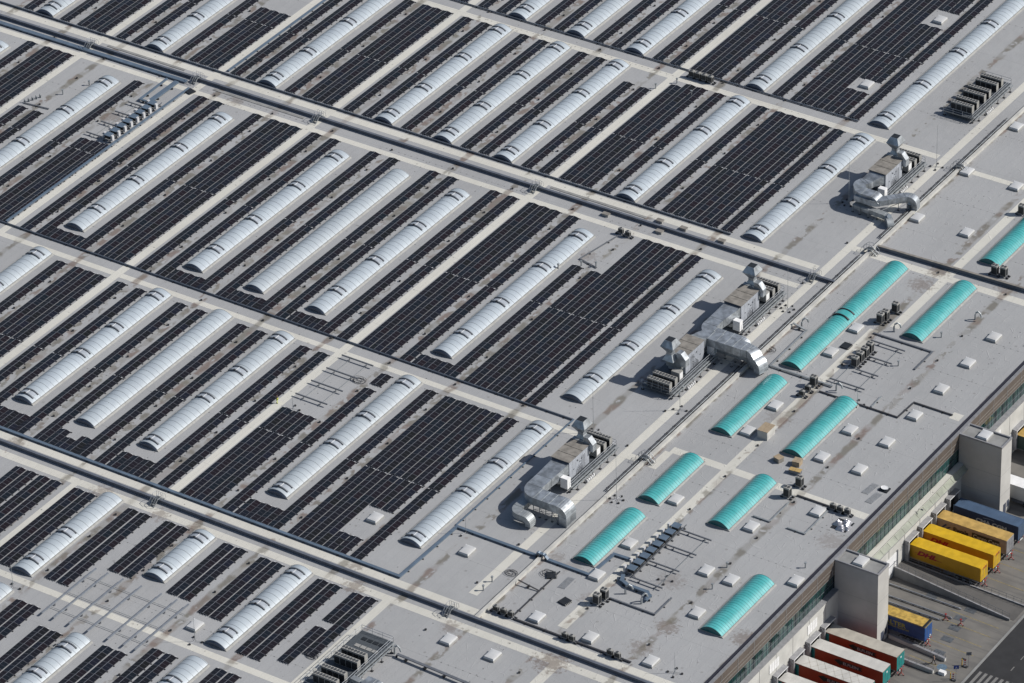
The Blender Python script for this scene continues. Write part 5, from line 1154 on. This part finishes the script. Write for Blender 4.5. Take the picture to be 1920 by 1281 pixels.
# ------------------------------------------------------------------ trailers
TM = {}
def trailer(yc, label, side, top, door, deco=None, roofdeco=None, container=False, L=13.2, x0=224.45, front=None):
    t = thing('semi_trailer' if not container else 'container_trailer', label, 'trailer', (x0, yc, G), 0, 'trailers at the loading docks')
    w_, z0, z1 = 1.25, 1.18, 4.0
    mb = MB(); mb.box(0, L, -w_, w_, z0, z1 - .06, side)
    mb.box(.0, .12, -w_ - .015, w_ + .015, z0, z1 - .04, door)
    if container:
        for i in range(44): xx = .35 + i * (L - .6) / 44; mb.box(xx, xx + .14, -w_ - .03, -w_, z0 + .15, z1 - .2, side); mb.box(xx, xx + .14, w_, w_ + .03, z0 + .15, z1 - .2, side)
    else:
        mb.box(.12, L, -w_ - .02, -w_, z0 - .02, z0 + .08, 'steel'); mb.box(.12, L, -w_ - .02, -w_, z1 - .2, z1 - .06, front or side)
        mb.box(.12, .75, -w_ - .02, -w_, z0 + .1, z1 - .22, door if side == 'redside' else side)
        for i in range(13): xx = .9 + i * (L - 1.3) / 13; mb.box(xx, xx + .05, -w_ - .03, -w_, z0 - .05, z0 + .3, 'steel')
    link('body', mb.mesh('trailer_body'), t)
    mb = MB()
    if container:
        for i in range(30): xx = .2 + i * (L - .5) / 30; mb.box(xx, xx + .22, -w_ + .1, w_ - .1, z1 - .04, z1 - .01, top)
        mb.box(0, L, -w_, w_, z1 - .06, z1 - .04, top)
        for s_ in (-w_, w_ - .1): mb.box(0, L, s_, s_ + .1, z1 - .04, z1, top)
    else:
        n = 24
        for i in range(n):
            a_, b_ = L * i / n, L * (i + 1) / n; za, zb = z1 - (.0 if i % 3 else .015), z1 - (.0 if (i + 1) % 3 else .015)
            mb.hexa([(a_, -w_ - .02, z1 - .06), (b_, -w_ - .02, z1 - .06), (b_, w_ + .02, z1 - .06), (a_, w_ + .02, z1 - .06), (a_, -w_ - .02, za), (b_, -w_ - .02, zb), (b_, w_ + .02, zb), (a_, w_ + .02, za)], top)
    link('roof_sheet', mb.mesh('roof_sheet'), t)
    for s_ in (-1, 1):
        mb = MB(); y0_, y1_ = sorted((s_ * .02, s_ * (w_ - .06))); mb.box(L, L + .05, y0_, y1_, z0 + .05, z1 - .15, door)
        for k in (.35, .8): mb.tube([(L + .08, s_ * k, z0 + .05), (L + .08, s_ * k, z1 - .2)], .022, 'rail', 5)
        link('rear_door', mb.mesh('rear_door'), t)
    mb = MB(); mb.box(0, L, -.5, -.38, .9, z0, 'coil'); mb.box(0, L, .38, .5, .9, z0, 'coil'); mb.box(L - .1, L + .02, -w_, w_, .62, .86, 'steel'); mb.box(L - .02, L + .04, -.45, .45, .68, .82, 'white')
    mb.box(L * .48, L * .66, -w_ + .05, -.6, .55, 1.05, 'steel'); link('chassis', mb.mesh('chassis'), t)
    wm = cached('wheel', lambda: (lambda q_: (q_.tube([(0, -.16, 0), (0, .16, 0)], .5, 'black', 18), q_.tube([(0, -.17, 0), (0, .17, 0)], .27, 'galv_d', 12), q_)[-1].mesh('wheel'))(MB()))
    for xx in (L - 4.3, L - 3.0, L - 1.7):
        for yy in (-1.05, 1.05): link('wheel', wm, t, (xx, yy, .5))
    for yy in (-.95, .95):
        mb = MB(); mb.box(L + .02, L + .06, yy - .2, yy + .2, .64, .8, 'red'); link('tail_light', mb.mesh('tail_light'), t)
    mb = MB(); mb.box(2.2, 2.4, -.08, .08, .1, z0, 'steel'); mb.box(2.05, 2.55, -.17, .17, 0, .1, 'steel'); lm = mb.mesh('landing_leg'); link('landing_leg', lm, t, (0, -.83, 0)); link('landing_leg', lm, t, (0, .83, 0))
    ys = -w_ - .035
    if deco == 'dhl':
        text('lettering', 'DHL', 1.2, 'logo_red', t, (1.35, ys, 2.45), bold=.065, shear=.35, sx=1.5)
        mb = MB(); mb.poly([(.9, ys, 2.72), (1.6, ys, 2.72), (1.6, ys, 2.80), (.9, ys, 2.80)], 'logo_red'); mb.poly([(4.9, ys, 2.47), (6.0, ys, 2.47), (6.0, ys, 2.55), (4.9, ys, 2.55)], 'logo_red'); link('lettering_stripe', mb.mesh('lettering_stripe'), t)
        text('lettering', 'DHL', .5, 'logo_red', t, (L + .06, -.55, 3.3), (R(90), 0, R(90)), bold=.012, shear=.3, sx=1.3)
    if deco == 'ewals':
        text('lettering', 'Ewals', 1.15, 'logo_black', t, (3.2, ys, 2.35), bold=.035, sx=1.12)
        mb = MB(); mb.box(6.75, 11.9, ys - .006, ys + .01, 2.05, 3.35, 'logo_black'); link('lettering_panel', mb.mesh('lettering_panel'), t); mb = MB()
        for k in range(2): mb.poly([(.9 + k * .75, ys - .002, 2.3), (1.3 + k * .75, ys - .002, 2.3), (2.1 + k * .75, ys - .002, 3.2 - k * .3), (1.7 + k * .75, ys - .002, 3.2 - k * .3)], 'navy')
        link('emblem', mb.mesh('emblem'), t)
        text('lettering', 'Cargo Care', 1.05, 'logo_grey', t, (6.95, ys - .02, 2.4), bold=.01, sx=.98)
    if deco == 'cma':
        text('lettering', 'CMA CGM', 1.0, 'logo_grey', t, (4.3, ys - .01, 2.35), bold=.04, sx=1.25)
        mb = MB(); mb.tube([(5.6, ys - .01, 3.42), (6.3, ys - .01, 3.55), (7.1, ys - .01, 3.58), (7.7, ys - .01, 3.5)], .035, 'logo_grey', 4); link('lettering_arc', mb.mesh('lettering_arc'), t)
    if deco == 'arrow':
        mb = MB(); a_ = [(4.3, 3.05), (5.7, 3.62), (5.35, 3.28), (9.6, 3.28), (9.15, 3.0), (9.55, 2.55), (5.45, 2.55), (5.6, 2.2)]
        mb.poly([(x_, ys - .004, z_) for x_, z_ in a_], 'logo_dark'); link('arrow_mark', mb.mesh('arrow_mark'), t)
        text('lettering', 'ELFLEIN', .72, 'logo_grey', t, (5.95, ys - .012, 2.66), bold=.012, sx=1.15)
        text('lettering', 'E', .4, 'white', t, (L + .06, -.1, 3.1), (R(90), 0, R(90)), bold=.01, sx=1.8)
    if deco == 'walter':
        text('lettering', 'LKW WALTER', 1.15, 'logo_gold', t, (1.3, ys, 2.5), bold=.03, sx=1.15)
        text('lettering', 'EUROPEAN TRANSPORT', .4, 'logo_gold', t, (6.0, ys, 2.05), bold=.005)
        mb = MB(); mb.box(L + .05, L + .06, -w_ + .1, w_ - .1, z1 - .22, z1 - .1, 'logo_gold'); mb.tube([(L + .05, .5, 1.35), (L + .07, .5, 1.35)], .26, 'white', 14); mb.tube([(L + .05, .5, 1.35), (L + .08, .5, 1.35)], .16, 'coil', 12); link('rear_marks', mb.mesh('rear_marks'), t)
    if roofdeco == 'grid':
        mb = MB()
        for i in range(-2, 9):
            for s_ in (-1, 1): mb.bar((1.0 + i * 1.5, -w_ * s_, z1 + .006), (3.0 + i * 1.5, w_ * s_, z1 + .006), .05, .012, 'tarp_g') if 0 < 1.0 + i * 1.5 and 3.0 + i * 1.5 < L else None
        link('roof_straps', mb.mesh('roof_straps'), t)
    if roofdeco == 'stain':
        mb = MB(); mb.box(L - .45, L, -w_, w_, z1 + .003, z1 + .02, 'coil'); mb.box(0, L, -w_ - .022, -w_ + .1, z1 + .003, z1 + .02, 'coil'); mb.box(0, L, w_ - .06, w_ + .02, z1 + .003, z1 + .02, 'coil'); link('roof_edge', mb.mesh('roof_edge'), t)
    return t
trailer(-80.35, 'red sided trailer with weathered cream roof and teal doors next to the tower', 'redside', 'tarp_g', 'teal', 'arrow')
trailer(-84.9, 'red sided trailer with clean white roof, second from the tower', 'redside', 'tarp', 'teal', 'arrow')
trailer(-89.95, 'red sided trailer with diamond strap pattern on its white roof', 'redside', 'tarp', 'teal', 'arrow', 'grid')
trailer(-95.2, 'red sided trailer with white roof cut off by the bottom picture edge', 'redside', 'tarp', 'teal', 'arrow')
trailer(-52.4, 'yellow trailer with crimson lettering nearest the railed ramp', 'yellow_side', 'yellow', 'yellow', 'dhl')
trailer(-48.0, 'yellow trailer with crimson lettering, second from the railed ramp', 'yellow_side', 'yellow', 'yellow', 'dhl')
trailer(-43.4, 'trailer with faded tan roof and taupe lettered side', 'greyside', 'tan', 'coping', 'ewals')
trailer(-38.9, 'dark blue shipping container trailer beside the right tower', 'navy_d', 'container_roof', 'container_roof', 'cma', container=True, L=12.2, x0=225.2)
trailer(-71.2, 'dark blue trailer with dirty yellow roof half hidden by the tower', 'navy', 'mustard', 'bluedoor', 'walter', 'stain')
trailer(-15.2, 'dark green trailer with beige roof at the right picture edge', 'darkgreen', 'tan', 'darkgreen')
trailer(-28.6, 'white trailer with white roof right of the right tower', 'tarp', 'white', 'coping')

# ------------------------------------------------------------------ ramp, yard walls and fittings
mb = MB(); mb.hexa([(223.8, -57.6, G), (246.6, -58.6, G), (246.6, -54.6, G), (223.8, -54.9, G), (223.8, -57.6, -13.0), (246.6, -58.6, G + .02), (246.6, -54.6, G + .02), (223.8, -54.9, -13.0)], 'asphalt_l'); struct('ramp_road', mb)
def ramp_wall(label, a, b, ha, hb, th, m='concrete_d', rail=True, zr=1.0):
    t = thing('ramp_wall', label, 'wall', (a[0], a[1], G)); L = b[0] - a[0]; D = b[1] - a[1]
    mb = MB(); mb.hexa([(0, -th / 2, -.1), (L, D - th / 2, -.1), (L, D + th / 2, -.1), (0, th / 2, -.1), (0, -th / 2, ha), (L, D - th / 2, hb), (L, D + th / 2, hb), (0, th / 2, ha)], m)
    mb.hexa([(0, -th / 2 - .02, ha), (L, D - th / 2 - .02, hb), (L, D + th / 2, hb), (0, th / 2, ha), (0, -th / 2 - .02, ha + .05), (L, D - th / 2 - .02, hb + .05), (L, D + th / 2, hb + .05), (0, th / 2, ha + .05)], 'coping'); link('wall_body', mb.mesh('wall_body'), t)
    if rail:
        mr = MB(); n = int(L / 1.35); A, B = Vector((0, 0, ha + .05)), Vector((L, D, hb + .05))
        for h_ in (zr, zr * .5): mr.tube([A + Vector((0, 0, h_)), B + Vector((0, 0, h_))], .03, 'steel', 5)
        for i in range(n + 1): c = A.lerp(B, i / n); mr.tube([c, c + Vector((0, 0, zr))], .03, 'steel', 5)
        link('railing', mr.mesh('railing'), t)
ramp_wall('long railed concrete wall on the near side of the ramp road', (223.9, -57.9), (246.0, -58.9), 1.9, .35, .25)
ramp_wall('railed concrete kerb wall between the ramp road and the nearest yellow trailer', (223.9, -54.6), (247.0, -54.3), 1.2, .2, .25)
ramp_wall('low concrete wall with a single rail beside the blue trailer', (231.5, -73.0), (242.3, -73.8), .75, .55, .5, 'concrete', True, .6)
ramp_wall('low concrete wall with a single rail beside the first red trailer', (231.5, -77.4), (242.2, -77.6), .75, .55, .45, 'concrete', True, .6)
ramp_wall('railed concrete wall right of the right tower', (231.5, -23.6), (246.8, -23.8), 1.6, .3, .3)
mb = MB()
for y0_ in (-75.4, -70.0, -67.2, -64.2, -61.4, -50.3, -45.7, -41.2, -36.5):
    for s_ in (0,): mb.poly([(236.4, y0_ - .06, G + .004), (245.5, y0_ - .06 - .3, G + .004), (245.5, y0_ + .06 - .3, G + .004), (236.4, y0_ + .06, G + .004)], 'yline')
struct('bay_marking', mb)
# wheel guides and dock plates
def guide(x0, x1, y, label):
    t = thing('wheel_guide', label, 'wheel guide', (x0, y, G), 0, 'steel wheel guides in the dock bays')
    mb = MB()
    for s_ in (-1.45, 1.45): mb.tube([(0, s_, .22), (x1 - x0, s_, .22), (x1 - x0 + .3, s_ * 1.1, .12)], .12, 'rail', 8); [mb.box(k, k + .2, s_ - .1, s_ + .1, 0, .2, 'steel') for k in range(0, int(x1 - x0), 2)]
    link('guide_rail', mb.mesh('guide_rail'), t)
for x0, x1, y, lb in ((224.5, 237.5, -61.9, 'pair of wheel guides in the empty bay beside the ramp wall'), (224.5, 236.0, -66.3, 'pair of wheel guides in the empty bay next to the blue trailer'), (224.5, 236.5, -71.2, 'wheel guides under the blue trailer')):
    guide(x0, x1, y, lb)
mb = MB()
for (x, y) in ((238.3, -60.4), (237.9, -63.2), (238.4, -66.0), (238.8, -69.2), (231.0, -60.0), (239.4, -73.0)): mb.box(x, x + 1.9, y, y + 1.3, G + .006, G + .03, 'plate')
struct('floor_plates', mb)
def jack(x, y, lb):
    t = thing('trailer_jack', lb, 'support stand', (x, y, G), 0, 'red support stands in the yard')
    mb = MB()
    for a_ in range(3): c, s_ = math.cos(a_ * 2.1), math.sin(a_ * 2.1); mb.bar((0, 0, .5), (c * .45, s_ * .45, .05), .08, .08, 'red'); mb.cyl(c * .45, s_ * .45, 0, .1, .12, 'black', 8)
    link('tripod', mb.mesh('tripod'), t); mb = MB(); mb.cyl(0, 0, .3, 1.15, .07, 'red', 8); mb.box(-.15, .15, -.15, .15, 1.1, 1.2, 'red'); mb.tube([(0, 0, .8), (.5, -.1, 1.0)], .03, 'red', 5); link('screw', mb.mesh('screw'), t)
for x, y, lb in ((237.0, -64.1, 'red support stand nearest the empty bay plates'), (239.8, -64.1, 'red support stand alone on the yard right of the other'), (237.9, -71.6, 'red support stand behind the blue trailer'), (238.0, -80.6, 'red support stand behind the first red trailer'), (238.0, -52.6, 'red support stand behind the nearest yellow trailer'), (238.0, -48.2, 'red support stand behind the second yellow trailer'), (238.2, -43.8, 'red support stand behind the tan roofed trailer')):
    jack(x, y, lb)
def sign(x, y, lb, m, tri):
    t = thing('traffic_sign', lb, 'sign', (x, y, G)); mb = MB(); mb.cyl(0, 0, 0, 3.1, .035, 'rail', 6); link('post', mb.mesh('post'), t)
    mb = MB(); mb.box(-.42, .42, -.05, -.02, 2.5, 3.15, m)
    if tri: mb.poly([(-.2, -.056, 2.62), (.2, -.056, 2.62), (.0, -.056, 3.0)], 'white'); mb.poly([(-.1, -.06, 2.66), (.1, -.06, 2.66), (.0, -.06, 2.86)], m)
    o = link('sign_plate', mb.mesh('sign_plate'), t, (0, 0, 0), R(35))
sign(246.3, -77.6, 'square blue sign with a white triangle beside the road', 'bluesign', True); sign(246.3, -73.4, 'square dark sign seen from behind beside the road', 'steel', False)
def beacon(x, y, lb):
    t = thing('warning_beacon', lb, 'warning post', (x, y, G), 0, 'red and white warning posts')
    mb = MB(); mb.box(-.45, .45, -.25, .25, 0, .14, 'black'); link('foot', mb.mesh('foot'), t)
    mb = MB()
    for k in range(6): mb.box(-.13, .13, -.04, .04, .14 + k * .2, .14 + (k + 1) * .2, 'red' if k % 2 else 'white')
    link('striped_post', mb.mesh('striped_post'), t, (0, 0, 0), R(35))
beacon(245.8, -77.6, 'red and white warning post beside the blue sign'); beacon(245.7, -73.5, 'red and white warning post beside the dark sign')
for x, y, lb in ((245.25, -77.5, 'slim yellow post beside the blue sign'), (245.1, -73.4, 'slim yellow post beside the dark sign')):
    mb = MB(); mb.cyl(0, 0, 0, 1.25, .08, 'yellow', 10); mb.cyl(0, 0, .9, 1.0, .085, 'black', 10); tag(link('bollard', mb.mesh('bollard'), None, (x, y, G)), lb, 'bollard', 'slim yellow posts')
t = thing('concrete_block', 'white topped concrete block at the end of the low wall', 'block', (242.9, -77.1, G)); mb = MB(); mb.hexa([(0, -.3, 0), (1.2, -.3, 0), (1.2, .5, 0), (0, .5, 0), (.05, -.25, .55), (1.15, -.25, .55), (1.15, .45, .55), (.05, .45, .55)], 'white'); link('block_body', mb.mesh('block_body'), t)
mb = MB(); mb.disc((242.6, -75.5, G + .006), .85, 'bluemark', 20); struct('blue_floor_marking', mb)
mb = MB(); mb.box(244.2, 245.0, -72.0, -71.6, G + .002, G + .012, 'coil'); struct('drain_grate', mb)
t = thing('security_camera', 'camera on a short bracket at the balcony between the towers', 'camera', (224.2, -50.6, -5.55)); mb = MB(); mb.tube([(0, 0, 0), (.0, 0, .5), (.6, 0, .6)], .04, 'steel', 5); link('bracket', mb.mesh('bracket'), t); mb = MB(); mb.box(.5, .9, -.1, .1, .5, .7, 'steel'); link('camera_body', mb.mesh('camera_body'), t)
print('solar rows', NROW[0], 'objects', len(bpy.data.objects))
